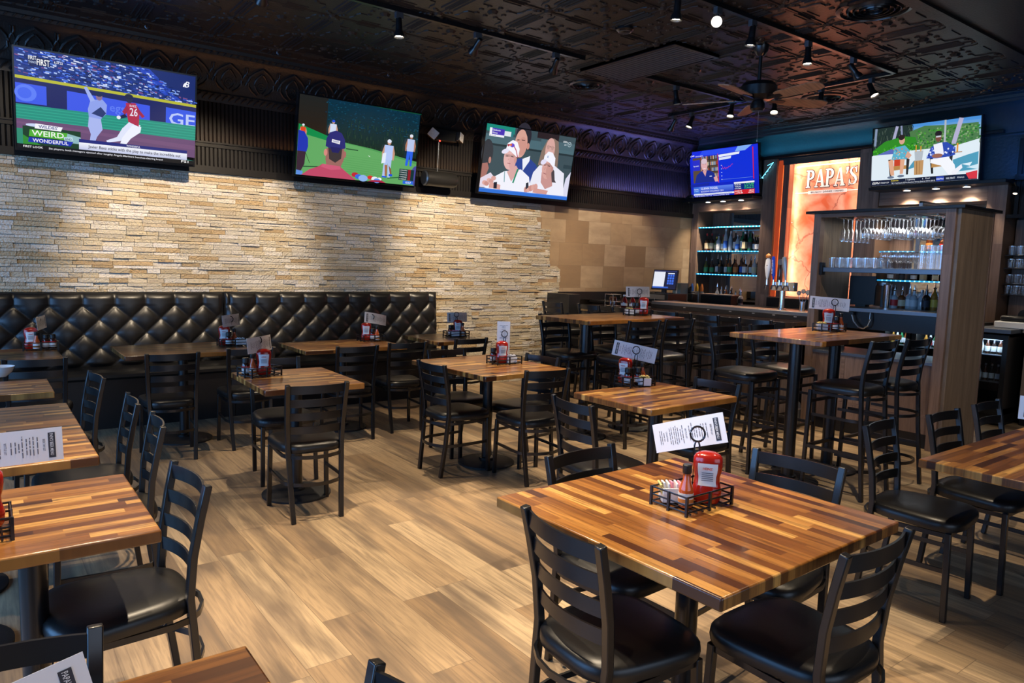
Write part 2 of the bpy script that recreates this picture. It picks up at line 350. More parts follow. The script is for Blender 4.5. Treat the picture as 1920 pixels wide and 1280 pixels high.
m = MB(); m.box(5.9, 9.05, YW-0.004, YW+0.03, 0, ZS); struct(m.build('wall_left_tile', M_TRAV, smooth=0))

def beadboard(m, x0, x1, z0, z1, axis, c, sgn, w=0.038):
    """reeded boards standing on a wall plane; the board face looks towards sgn"""
    n = int((x1-x0)/w); w = (x1-x0)/n
    for i in range(n):
        a = x0+i*w
        pr = [(a, 0), (a+w*.12, -0.004), (a+w*.2, -0.0005), (a+w*.3, -0.010), (a+w*.9, -0.010), (a+w, 0)]
        pts = [(p, c+sgn*d*-1) for p, d in pr]
        if axis == 'x': vs = [(p, q, z0) for p, q in pts] + [(p, q, z1) for p, q in pts]
        else: vs = [(q, p, z0) for p, q in pts] + [(q, p, z1) for p, q in pts]
        k = len(pts); m._add(vs, [(j, j+1, k+j+1, k+j) for j in range(k-1)])
m = MB(); beadboard(m, XF, 9.0, 2.36, 2.56, 'x', YW-0.005, -1); beadboard(m, XF, 9.0, 2.60, 3.06, 'x', YW+0.015, -1)
m.box(XF, 9.0, YW-0.04, YW+0.03, ZS, 2.37)          # base moulding above the stone
m.box(XF, 9.0, YW-0.028, YW+0.03, 2.55, 2.585)      # ledge rail
m.box(XF, 9.0, YW-0.04, YW+0.03, 2.585, 2.60)
struct(m.build('wall_left_panelling', M_TINW, smooth=25))
# cornice profile, swept along left wall then bar wall
prof = [(0.0, 2.98), (0.012, 2.98), (0.014, 3.0), (0.02, 3.045), (0.03, 3.06), (0.026, 3.075), (0.035, 3.09), (0.05, 3.17), (0.085, 3.26), (0.14, 3.33), (0.19, 3.365), (0.205, 3.37), (0.215, 3.395), (0.235, 3.40), (0.24, 3.43), (0.30, 3.44), (0.31, 3.47), (0.0, 3.47)]
def cornice(x0, x1, axis, base, sgn, mb):
    n = len(prof); vs = []
    for t in (x0, x1):
        for d, zz in prof: vs.append((t, base+sgn*d, zz) if axis == 'x' else (base+sgn*d, t, zz))
    mb._add(vs, [(i, i+1, n+i+1, n+i) for i in range(n-1)])
m = MB(); cornice(XF, 9.1, 'x', YW+0.01, -1, m)
def crown_pt(d, x):      # point on the curved crown at height fraction d (0 bottom..1 top)
    zs = [(0.0, 0.033, 3.085), (0.35, 0.05, 3.17), (0.68, 0.085, 3.26), (1.0, 0.14, 3.33)]
    for a, b in zip(zs, zs[1:]):
        if d <= b[0]: t = (d-a[0])/(b[0]-a[0]); return (x, YW+0.01-(a[1]+(b[1]-a[1])*t)-0.004, a[2]+(b[2]-a[2])*t)
    return (x, YW+0.01-0.144, 3.33)
x = -0.45
while x < 8.9:           # onion-shaped leaf ornaments on the crown
    for s in (-1, 1):
        m.tube([crown_pt(t, x+s*(0.115*math.sin(PI*min(1, t*1.05))**0.8+0.012)) for t in (0.05, 0.2, 0.35, 0.5, 0.65, 0.8, 0.92)]+[crown_pt(1.0, x)], 0.013, 5)
        m.tube([crown_pt(t, x+s*(0.062*math.sin(PI*min(1, max(0, (t-.1)/.7)))+0.004)) for t in (0.12, 0.25, 0.4, 0.55, 0.7, 0.8)], 0.010, 5)
        m.tube([crown_pt(t, x+s*(0.15+0.02*math.sin(t*9))) for t in (0.35, 0.5, 0.65, 0.8, 0.95)], 0.008, 5)
    for r_ in (0.016, 0.036):
        m.tube([crown_pt(0.38+r_*4*math.sin(a)/1.1, x+r_*math.cos(a)) for a in [k*PI/4 for k in range(8)]], 0.005, 5, closed=True)
    x += 0.31
x = -0.6
while x < 8.9:           # small leaf band under the crown and rope bead above
    m.tube([(x, YW-0.012, 3.0), (x+0.02, YW-0.026, 3.03), (x+0.045, YW-0.02, 3.05)], 0.008, 5)
    m.tube([(x+0.03, YW-0.206, 3.37), (x+0.05, YW-0.214, 3.395)], 0.007, 5)
    x += 0.06
struct(m.build('trim_2', M_TIN, smooth=45))

# bar wall behind the back bar
m = MB(); m.box(9.42, 9.6, YR, 7.6, 0, 3.6); m.box(9.0, 9.45, 4.6, 7.4, 3.1, 3.47); m.box(9.0, 9.45, YR, 4.6, 2.58, 3.47)
m.box(9.3, 9.45, YR, 3.1, 0, 2.6)
struct(m.build('wall_back', M_TEAL, smooth=0))
m = MB(); cornice(YR, 7.3, 'y', 9.02, -1, m)
n0 = len(m.v); m.v = [(a, b, c) for a, b, c in m.v]; struct(m.build('trim_3', M_TEAL, smooth=45))
m = MB(); m.box(8.93, 9.02, 3.2, 7.4, 3.075, 3.11); struct(m.build('trim_4', M_BLACK, bevel=0.006))
m = MB(); beadboard(m, YR, 3.05, 2.62, 3.0, 'y', 8.985, -1, 0.06); beadboard(m, YR, 3.05, 2.2, 2.56, 'y', 8.985, -1, 0.06); m.box(8.94, 9.0, YR, 3.05, 2.56, 2.62); m.box(8.95, 9.0, YR, 3.1, 2.16, 2.2)
struct(m.build('wall_back_panelling', M_TINW, smooth=25))
# unseen sides of the room, storefront glazing
m = MB()
m.box(XF-0.15, XF, YR, 7.6, 0, 0.45); m.box(XF-0.15, XF, YR, 7.6, 2.75, 3.6)
for y0, y1 in ((YR, -0.7), (1.3, 1.5), (3.4, 3.6), (5.4, 5.6), (7.2, 7.6)): m.box(XF-0.15, XF, y0, y1, 0.45, 2.75)
struct(m.build('wall_front', M_TINW, smooth=0))
m = MB(); m.box(XF, 9.6, YR-0.15, YR, 2.7, 3.6); m.box(XF, 9.6, YR-0.15, YR, 0, 0.5); m.box(XF, -0.7, YR-0.15, YR, 0.5, 2.7); m.box(3.9, 9.6, YR-0.15, YR, 0.5, 2.7)
struct(m.build('wall_right', M_TINW, smooth=0))

# ------------------------------------------------------------------ booth bench
def booth(x0, x1, label):
    t = thing('booth_bench', label, 'booth', (x0, 0, 0), 0, None)
    w = x1-x0; S = 0.25; nz = 56; nx = int(w/0.0125); zb, zt = 0.49, 1.165
    ph = (round(x0/S)*S - x0)
    def hgt(X, Z):
        Xa = (X-ph)/S; Zr = (Z-1.05)/S; a = Xa+Zr; b = Xa-Zr
        if Z > 1.05: h = abs(math.sin(PI*Xa))**0.35
        else: h = (abs(math.sin(PI*a))*abs(math.sin(PI*b)))**0.3
        e = min(1, X/0.05, (w-X)/0.05); e = max(0, e)**0.5
        tp = min(1, max(0, (zt-Z)/0.05))**0.5; bt = min(1, max(0, (Z-zb)/0.05))
        return 0.042*h*e*bt*(0.25+0.75*tp)+0.018*tp*e
    vs = []; fs = []
    for j in range(nz+1):
        Z = zb+(zt-zb)*j/nz
        for i in range(nx+1):
            X = w*i/nx; vs.append((X, 7.285-hgt(X, Z)+0.05*(Z-zb)/(zt-zb), Z))
    fs = [(j*(nx+1)+i, j*(nx+1)+i+1, (j+1)*(nx+1)+i+1, (j+1)*(nx+1)+i) for j in range(nz) for i in range(nx)]
    mb = MB(); mb._add(vs, fs); mb.box(0, w, 7.325, 7.345, zb, zt); 
    mb._add([(0, 7.335, zt), (w, 7.335, zt), (w, 7.345, zt), (0, 7.345, zt)], [(0, 1, 2, 3)])
    mb.prism([(7.29, zb), (7.335, zt), (7.345, zt), (7.345, zb)], 0, 0.004, 'x'); mb.prism([(7.29, zb), (7.335, zt), (7.345, zt), (7.345, zb)], w-0.004, w, 'x')
    mb.build('backrest', M_VINYL, t, smooth=60)
    k = 0
    for r in range(5):
        Z = 1.05-0.125*r; X = ph + (S/2 if r % 2 else 0)
        while X < 0.04: X += S
        while X < w-0.04:
            if k < 100:
                bm = MB(); bm.lathe([(0.0, -0.004), (0.010, -0.002), (0.0135, 0.002), (0.010, 0.009), (0, 0.012)], 8, M=Matrix.Translation((X, 7.272+0.05*(Z-zb)/(zt-zb), Z)) @ Matrix.Rotation(PI/2, 4, 'X')); bm.build('button', M_VINYL, t); k += 1
            X += S
    mb = MB(); prof_ = [(6.93, 0.43), (6.915, 0.45), (6.915, 0.475), (6.935, 0.495), (7.0, 0.503), (7.27, 0.505), (7.30, 0.49), (7.30, 0.43)]
    mb.prism(prof_[::-1], 0, w, 'x'); mb.build('seat_cushion', M_VINYL, t)
    mb = MB(); mb.box(0, w, 6.96, 7.34, 0.0, 0.43); mb.build('base', M_BLACK, t)
    return t
booth(-1.05, 1.945, 'long black tufted leather booth bench against the stone wall, nearer left section')
booth(1.95, 4.36, 'black tufted leather booth bench against the stone wall, section ending by the exposed stone')

# ------------------------------------------------------------------ dining chairs and bar stools
def pad(z, s=1.0):
    mb = MB(); n = 36; rings = []
    def outline(a):
        c, s_ = math.cos(a), math.sin(a); e = 0.55
        x = math.copysign(abs(c)**e, c); y = math.copysign(abs(s_)**e, s_)
        wd = 0.195+0.022*y; return (x*wd, 0.012+y*0.208)
    for sc, zz in ((0.93, z-0.055), (0.985, z-0.05), (1.0, z-0.032), (0.99, z-0.014), (0.94, z-0.002), (0.8, z+0.006), (0.45, z+0.010)):
        rings.append([(outline(2*PI*i/n)[0]*sc*s, outline(2*PI*i/n)[1]*sc*s, zz) for i in range(n)])
    vs = [p for r in rings for p in r]+[(0, 0.012, z+0.011)]; fs = [(j*n+i, j*n+(i+1) % n, (j+1)*n+(i+1) % n, (j+1)*n+i) for j in range(len(rings)-1) for i in range(n)]
    L = (len(rings)-1)*n; fs += [(L+i, L+(i+1) % n, len(vs)-1) for i in range(n)]; fs.append(tuple(range(n))[::-1])
    mb._add(vs, fs); return mb
def make_seat(name, label, cat, zseat, ztop, group):
    t = thing(name, label, cat, (0, 0, 0), 0, group)
    pad(zseat).build('seat', M_VINYL, t, smooth=50)
    high = zseat > 0.6
    rear = lambda s: ([(s*0.14, -0.205, 0), (s*0.15, -0.175, zseat*0.5), (s*0.158, -0.155, zseat), (s*0.163, -0.165, zseat+0.13), (s*0.168, -0.187, zseat+0.25), (s*0.172, -0.21, ztop)] if not high else
                      [(s*0.175, -0.225, 0), (s*0.165, -0.185, zseat*0.55), (s*0.16, -0.16, zseat), (s*0.164, -0.168, zseat+0.1), (s*0.168, -0.187, zseat+0.2), (s*0.172, -0.215, ztop)])
    for s in (-1, 1):
        mb = MB(); mb.bar(rear(s), 0.027, 0.024, up=(0, 1, 0)); mb.build('leg', M_METAL, t, smooth=35, bevel=0.003)
        mb = MB(); fy = 0.185 if not high else 0.205; mb.bar([(s*0.18, fy, 0), (s*0.172, fy-0.012, zseat-0.055)], 0.026, 0.024, up=(0, 1, 0)); mb.build('leg', M_METAL, t, smooth=35, bevel=0.003)
    def post_y(z):
        pts = [(p[2], p[1], abs(p[0])) for p in rear(1)]
        for a, b in zip(pts, pts[1:]):
            if z <= b[0]: q = (z-a[0])/(b[0]-a[0]); return a[1]+(b[1]-a[1])*q, a[2]+(b[2]-a[2])*q
        return pts[-1][1], pts[-1][2]
    step = (ztop-0.03-(zseat+0.085))/3.0
    for k in range(4):
        zc = ztop-0.033-k*step; y0, xw = post_y(zc); mb = MB(); path = []
        for i in range(11):
            u = -1+2*i/10; path.append((u*(xw-0.004), y0-0.030*(1-u*u)+0.004, zc))
        mb.bar(path, 0.007, 0.044 if k else 0.048, up=(0, 0, 1)); mb.build('slat', M_METAL, t, smooth=50)
    mb = MB()
    def hoop(z, e=0.0):
        pts = [(-0.172-e, 0.17, z), (-0.176-e, 0.0, z)] + [(-0.176*math.cos(a)-e*math.cos(a), -0.10-0.13*math.sin(a), z) for a in [k*PI/8 for k in range(9)]] + [(0.176+e, 0.0, z), (0.172+e, 0.17, z)]
        mb.bar(pts, 0.009, 0.020, up=(0, 0, 1))
    hoop(zseat-0.07); mb.bar([(-0.172, 0.17, zseat-0.065), (0.172, 0.17, zseat-0.065)], 0.02, 0.025); mb.build('seat_frame', M_METAL, t, smooth=50)
    for hz in ((0.225,) if not high else (0.53, 0.19)):
        mb = MB(); hoop(hz); mb.build('stretcher', M_METAL, t, smooth=50)
    if high:
        mb = MB(); mb.bar([(-0.174, 0.195, 0.62), (0.174, 0.195, 0.62)], 0.02, 0.022); mb.build('front_rail', M_METAL, t)
        mb = MB(); mb.bar([(-0.176, 0.195, 0.30), (0.176, 0.195, 0.30)], 0.02, 0.022)
        for s in (-1, 1): mb.bar([(s*0.176, 0.195, 0.30), (s*0.17, -0.2, 0.30)], 0.02, 0.022)
        mb.build('footrest', M_METAL, t)
    return t
R = math.radians
FACE = {'E': -90, 'N': 0, 'S': 180, 'W': 90}
CH = [  # x, y, faces, twist, label
 (1.47, 1.42, 'E', -4, 'black ladder back chair in the foreground at the left side of the nearest big table'),
 (1.91, 1.09, 'N', 0, 'black ladder back chair at bottom right, back to the camera, at the nearest big table'),
 (1.87, 1.80, 'S', 3, 'black chair at the far left of the nearest big table, only its top rails showing'),
 (2.30, 1.47, 'W', 5, 'black chair at the far right of the nearest big table, bluish top rails showing'),
 (1.56, 4.10, 'N', -4, 'black ladder back chair on open floor, back to the camera, at the small square table'),
 (1.67, 4.855, 'S', -4, 'black chair on the booth side of the small square table, top rail past the ketchup'),
 (2.78, 4.38, 'E', 2, 'black ladder back chair at the left end of the middle dining table, turned sideways'),
 (3.14, 3.94, 'N', -6, 'black ladder back chair on the camera side of the middle dining table'),
 (3.36, 4.32, 'W', 6, 'black chair at the right end of the middle dining table, only pale blue rail visible'),
 (3.09, 4.80, 'S', 0, 'black chair on the far side of the middle dining table, behind its left corner'),
 (2.72, 2.78, 'E', -6, 'black ladder back chair at the left end of the reddish table behind the nearest one'),
 (3.60, 2.86, 'W', -2, 'black chair at the right end of the reddish table behind the nearest one'),
 (0.32, 5.86, 'N', -6, 'black ladder back chair at the leftmost booth table near the frame edge'),
 (1.14, 5.80, 'N', -3, 'black ladder back chair before the left end of the long booth table'),
 (1.73, 5.89, 'N', -4, 'black chair before the right end of the long booth table, half hidden'),
 (2.54, 5.70, 'N', -4, 'black ladder back chair before the left end of the second booth table'),
 (3.06, 5.78, 'N', -6, 'black ladder back chair before the right end of the second booth table'),
 (3.76, 5.85, 'N', -1, 'black ladder back chair at the last booth table beside the bare stone wall'),
 (0.33, 2.44, 'W', 4, 'large black ladder back chair at left, facing the bright table at the left edge'),
 (0.40, 3.36, 'W', -4, 'black chair seen edge on, nearer of the two at the long left table'),
 (0.39, 3.90, 'W', -2, 'black chair seen edge on, farther of the two at the long left table'),
 (0.34, 4.75, 'W', 5, 'black ladder back chair seen edge on at left, beside the small table holding the bowl'),
 (-0.03, 1.31, 'S', -4, 'black chair cut off at the bottom left corner behind the white menu'),
 (0.344, 0.914, 'W', 3, 'black chair cut off at the bottom edge, only one post top showing'),
 (3.52, 1.455, 'S', 6, 'black ladder back chair with shiny seat at the left end of the right hand table'),
 (4.07, 1.40, 'S', 0, 'black ladder back chair behind the right hand table, second from its left corner'),
 (4.63, 1.40, 'S', 0, 'black ladder back chair behind the right hand table, farthest right against the divider'),
]
chair0 = make_seat('dining_chair', CH[0][4], 'chair', 0.455, 0.81, 'black ladder back dining chairs')
for i, (x, y, f, tw, lab) in enumerate(CH):
    rz = R(FACE[f]+tw)
    if i == 0: chair0.location = (x, y, 0); chair0.rotation_euler = (0, 0, rz)
    else: dup(chair0, (x, y, 0), rz, lab)
ST = [
 (4.27, 4.83, 'S', 2, 'black bar stool on the wall side of the left high table, at its left end'),
 (4.95, 4.92, 'S', 0, 'black bar stool on the wall side of the left high table, behind its poles'),
 (4.50, 4.34, 'N', -3, 'black bar stool on the camera side of the left high table, behind the menu'),
 (4.97, 4.36, 'N', -3, 'black bar stool on the camera side of the left high table, at its right end'),
 (4.76, 3.33, 'S', 2, 'black bar stool, left one on the bar side of the right high table'),
 (5.27, 3.32, 'S', 0, 'black bar stool, right one on the bar side of the right high table'),
 (4.86, 2.53, 'N', 0, 'black bar stool, left one on the camera side of the right high table'),
 (5.31, 2.51, 'N', 0, 'black bar stool, right one on the camera side of the right high table'),
 (5.82, 6.68, 'E', 0, 'black bar stool at the bar, leftmost against the stone and tile wall'),
 (5.90, 6.12, 'E', 0, 'black bar stool at the bar, second from the tile wall'),
 (5.90, 5.56, 'E', 0, 'black bar stool at the bar, third from the tile wall'),
 (5.95, 5.02, 'E', 0, 'black bar stool at the bar, fourth from the tile wall'),
 (5.98, 4.53, 'E', 0, 'black bar stool at the bar with pale lit seat, fifth from the tile wall'),
 (5.98, 3.95, 'E', 0, 'black bar stool at the bar, nearest the wooden divider'),
]
stool0 = make_seat('bar_stool', ST[0][4], 'bar stool', 0.755, 1.08, 'black ladder back bar stools')
for i, (x, y, f, tw, lab) in enumerate(ST):
    rz = R(FACE[f]+tw)
    if i == 0: stool0.location = (x, y, 0); stool0.rotation_euler = (0, 0, rz)
    else: dup(stool0, (x, y, 0), rz, lab)

# ------------------------------------------------------------------ tables
def table(x, y, w, d, z, label, along='X', rz=0, poles=((0, 0),), grp=None, pr=0.036, br=0.215):
    t = thing('high_table' if z > 0.9 else 'dining_table', label, 'table', (x, y, 0), R(rz), grp)
    mb = MB(); mb.box(-w/2, w/2, -d/2, d/2, z-0.036, z); mb.build('tabletop', M_TABX if along == 'X' else M_TABY, t, bevel=0.005)
    for px, py in poles:
        mb = MB(); mb.lathe([(pr+0.02, 0.02), (pr+0.02, 0.045), (pr, 0.05), (pr, z-0.045)], 20, (px, py, 0)); mb.build('pole', M_METAL, t)
        mb = MB(); mb.lathe([(br, 0.0), (br, 0.012), (br-0.02, 0.02), (br*0.5, 0.026), (pr+0.02, 0.03), (0, 0.03)], 40, (px, py, 0)); mb.build('base', M_CAST, t)
        mb = MB(); mb.box(px-0.13, px+0.13, py-0.02, py+0.02, z-0.05, z-0.036); mb.box(px-0.02, px+0.02, py-0.13, py+0.13, z-0.05, z-0.036); mb.build('mounting_plate', M_METAL, t)
    return t
table(1.798, 1.415, 0.903, 0.874, 0.76, 'large golden butcher block table in the right foreground with ketchup and menu on it', 'Y', 1.2)
table(0.10, 2.413, 0.57, 0.63, 0.76, 'bright golden butcher block table at the left edge with a dark caddy', 'X')
table(-0.146, 3.596, 0.984, 1.177, 0.76, 'long butcher block table at the left edge, second from the camera, menu standing on it', 'X', poles=((0, -0.3), (0, 0.3)))
table(0.008, 4.798, 0.628, 0.487, 0.76, 'small butcher block table at the left edge holding the white bowl', 'X')
table(0.02, 1.05, 0.754, 0.64, 0.76, 'butcher block table corner cut off by the bottom edge of the picture', 'X')
table(1.616, 4.433, 0.61, 0.75, 0.76, 'small square butcher block table left of centre on the open floor', 'X', -1.6)
table(3.087, 4.399, 0.772, 0.944, 0.76, 'butcher block dining table in the middle of the room with an upright menu', 'X', 2.7)
table(3.265, 2.89, 0.782, 0.61, 0.76, 'reddish butcher block table right behind the nearest one, slanted menu on it', 'X', 1.7)
table(3.72, 0.80, 1.21, 1.02, 0.76, 'butcher block table cut off by the right edge of the picture', 'X', poles=((0, 0),))
table(0.05, 6.33, 0.88, 0.70, 0.76, 'dark wood table in front of the booth at the far left', 'X')
table(1.339, 6.265, 0.953, 0.72, 0.76, 'long dark wood table in front of the left booth section', 'X')
table(2.628, 6.035, 0.946, 0.68, 0.76, 'dark wood table in front of the right booth section', 'X')
table(3.80, 6.20, 0.58, 0.72, 0.76, 'dark wood table at the end of the booth beside the bare stone', 'X')
table(4.65, 4.684, 1.261, 0.672, 1.07, 'high butcher block table on two poles before the bar, left one', 'X', 3, poles=((-0.33, 0), (0.33, 0)), pr=0.044)
table(4.99, 2.879, 1.163, 0.709, 1.07, 'high butcher block table with orange reflection, right one near the divider', 'X', 1.6, poles=((-0.28, 0), (0.28, 0)), pr=0.044)
# ------------------------------------------------------------------ text helper
_tc = {}
def text_geo(body, bold=False, shear=0.0):
    k = (body, bold, shear)
    if k not in _tc:
        c = bpy.data.curves.new('t', 'FONT'); c.body = body; c.size = 1.0; c.align_x = 'LEFT'; c.resolution_u = 2; c.offset = 0.012 if bold else 0.0; c.shear = shear
        o = bpy.data.objects.new('t', c); me = o.to_mesh()
        vs = [(v.co.x, v.co.y) for v in me.vertices]; fs = [tuple(p.vertices) for p in me.polygons]
        o.to_mesh_clear(); bpy.data.objects.remove(o); bpy.data.curves.remove(c)
        x1 = max([v[0] for v in vs] or [0]); x0 = min([v[0] for v in vs] or [0]); _tc[k] = (vs, fs, x0, x1)
    return _tc[k]

class Painter:
    """a flat picture built of coloured facets; u right 0..1, v down 0..1"""
    def __init__(s, w, h): s.mb = MB(); s.w = w; s.h = h; s.k = 0
    def P(s, u, v): return ((u-0.5)*s.w, (0.5-v)*s.h, s.k*0.00006)
    def poly(s, pts, col): s.k += 1; s.mb._add([s.P(*p) for p in pts], [tuple(range(len(pts)))[::-1]], lin(col)); return s
    def rect(s, u0, v0, u1, v1, col): return s.poly([(u0, v0), (u1, v0), (u1, v1), (u0, v1)], col)
    def grad(s, u0, v0, u1, v1, c0, c1, n=10, horiz=False):
        a, b = lin(c0), lin(c1)
        s.k += 1
        for i in range(n):
            t = i/(n-1); c = tuple(x+(y-x)*t for x, y in zip(a, b))
            if horiz: q = [(u0+(u1-u0)*i/n, v0), (u0+(u1-u0)*(i+1)/n, v0), (u0+(u1-u0)*(i+1)/n, v1), (u0+(u1-u0)*i/n, v1)]
            else: q = [(u0, v0+(v1-v0)*i/n), (u1, v0+(v1-v0)*i/n), (u1, v0+(v1-v0)*(i+1)/n), (u0, v0+(v1-v0)*(i+1)/n)]
            s.mb._add([s.P(*p) for p in q], [(3, 2, 1, 0)], c)
    def ell(s, u, v, ru, rv, col, n=20, rot=0, a0=0, a1=360):
        pts = []
        for i in range(n+1 if a1-a0 < 360 else n):
            a = R(a0+(a1-a0)*i/n); x = ru*math.cos(a); y = rv*math.sin(a)
            asp = s.w/s.h; c_, s_ = math.cos(R(rot)), math.sin(R(rot)); X = x*asp; pts.append((u+(X*c_-y*s_)/asp, v+(X*s_+y*c_)))
        return s.poly(pts, col)
    def line(s, pts, wd, col):
        asp = s.w/s.h
        for (a, b), (c, d) in zip(pts, pts[1:]):
            dx, dy = (c-a)*asp, d-b; l = math.hypot(dx, dy) or 1; nx, ny = -dy/l*wd/2/asp, dx/l*wd/2
            s.poly([(a+nx, b+ny), (c+nx, d+ny), (c-nx, d-ny), (a-nx, b-ny)], col)
        return s
    def text(s, body, u, v, hgt, col, bold=True, width=None, rot=0, align='l', shear=0.0):
        vs, fs, x0, x1 = text_geo(body, bold, shear); s.k += 1; sc = hgt*s.h/0.70; sx = sc
        if width: sx = width*s.w/max(1e-6, (x1-x0))
        px, py, pz = s.P(u, v); off = {'l': -x0, 'c': -(x0+x1)/2, 'r': -x1}[align]; c_, s_ = math.cos(R(rot)), math.sin(R(rot))
        out = []
        for x, y in vs:
            X, Y = (x+off)*sx, y*sc; out.append((px+X*c_-Y*s_, py+X*s_+Y*c_, pz))
        s.mb._add(out, fs, lin(col)); return s

def tv(name, label, w, h, loc, rot, paint, cat='television', mount=None):
    t = thing(name, label, cat, loc, rot=rot)
    mb = MB(); b = 0.012
    mb.box(-w/2-b, w/2+b, -h/2-b-0.012, h/2+b, -0.05, -0.004); mb.box(-w*0.32, w*0.32, -h*0.3, h*0.3, -0.085, -0.05)
    for a in ((-w/2-b, w/2+b, h/2, h/2+b), (-w/2-b, w/2+b, -h/2-b-0.012, -h/2), (-w/2-b, -w/2, -h/2, h/2), (w/2, w/2+b, -h/2, h/2)): mb.box(a[0], a[1], a[2], a[3], -0.006, 0.006)
    mb.build('housing', M_SCREENF, t)
    P = Painter(w, h); paint(P); P.mb.build('screen', M_TV, t, smooth=0)
    if mount:
        mb = MB(); mb.box(-0.15, 0.15, -0.12, 0.12, -0.11, -0.085); mb.box(-0.03, 0.03, -0.06, 0.06, -0.085-mount, -0.10); mb.build('wall_bracket', M_BLACK, t)
    return t

def man(P, u, v, hh, hat, shirt, pants, skin='c89880', lean=0.0):     # small standing figure, v = feet
    a = P.w/P.h; q = lambda x, y: (u+x*hh/a+lean*y, v-y*hh)
    P.poly([q(-.11, .50), q(.11, .50), q(.10, .02), q(.03, .02), q(0, .4), q(-.05, .02), q(-.13, .02)], pants)
    P.poly([q(-.13, .86), q(.13, .86), q(.15, .70), q(.12, .48), q(-.12, .48), q(-.15, .70)], shirt)
    P.poly([q(-.13, .86), q(-.19, .66), q(-.18, .48), q(-.14, .48), q(-.12, .7)], skin); P.poly([q(.13, .86), q(.19, .66), q(.17, .48), q(.13, .48), q(.12, .7)], skin)
    P.ell(*q(0, .93), .055*hh/a, .065*hh, skin, 12); P.ell(*q(0, .965), .062*hh/a, .05*hh, hat, 12)

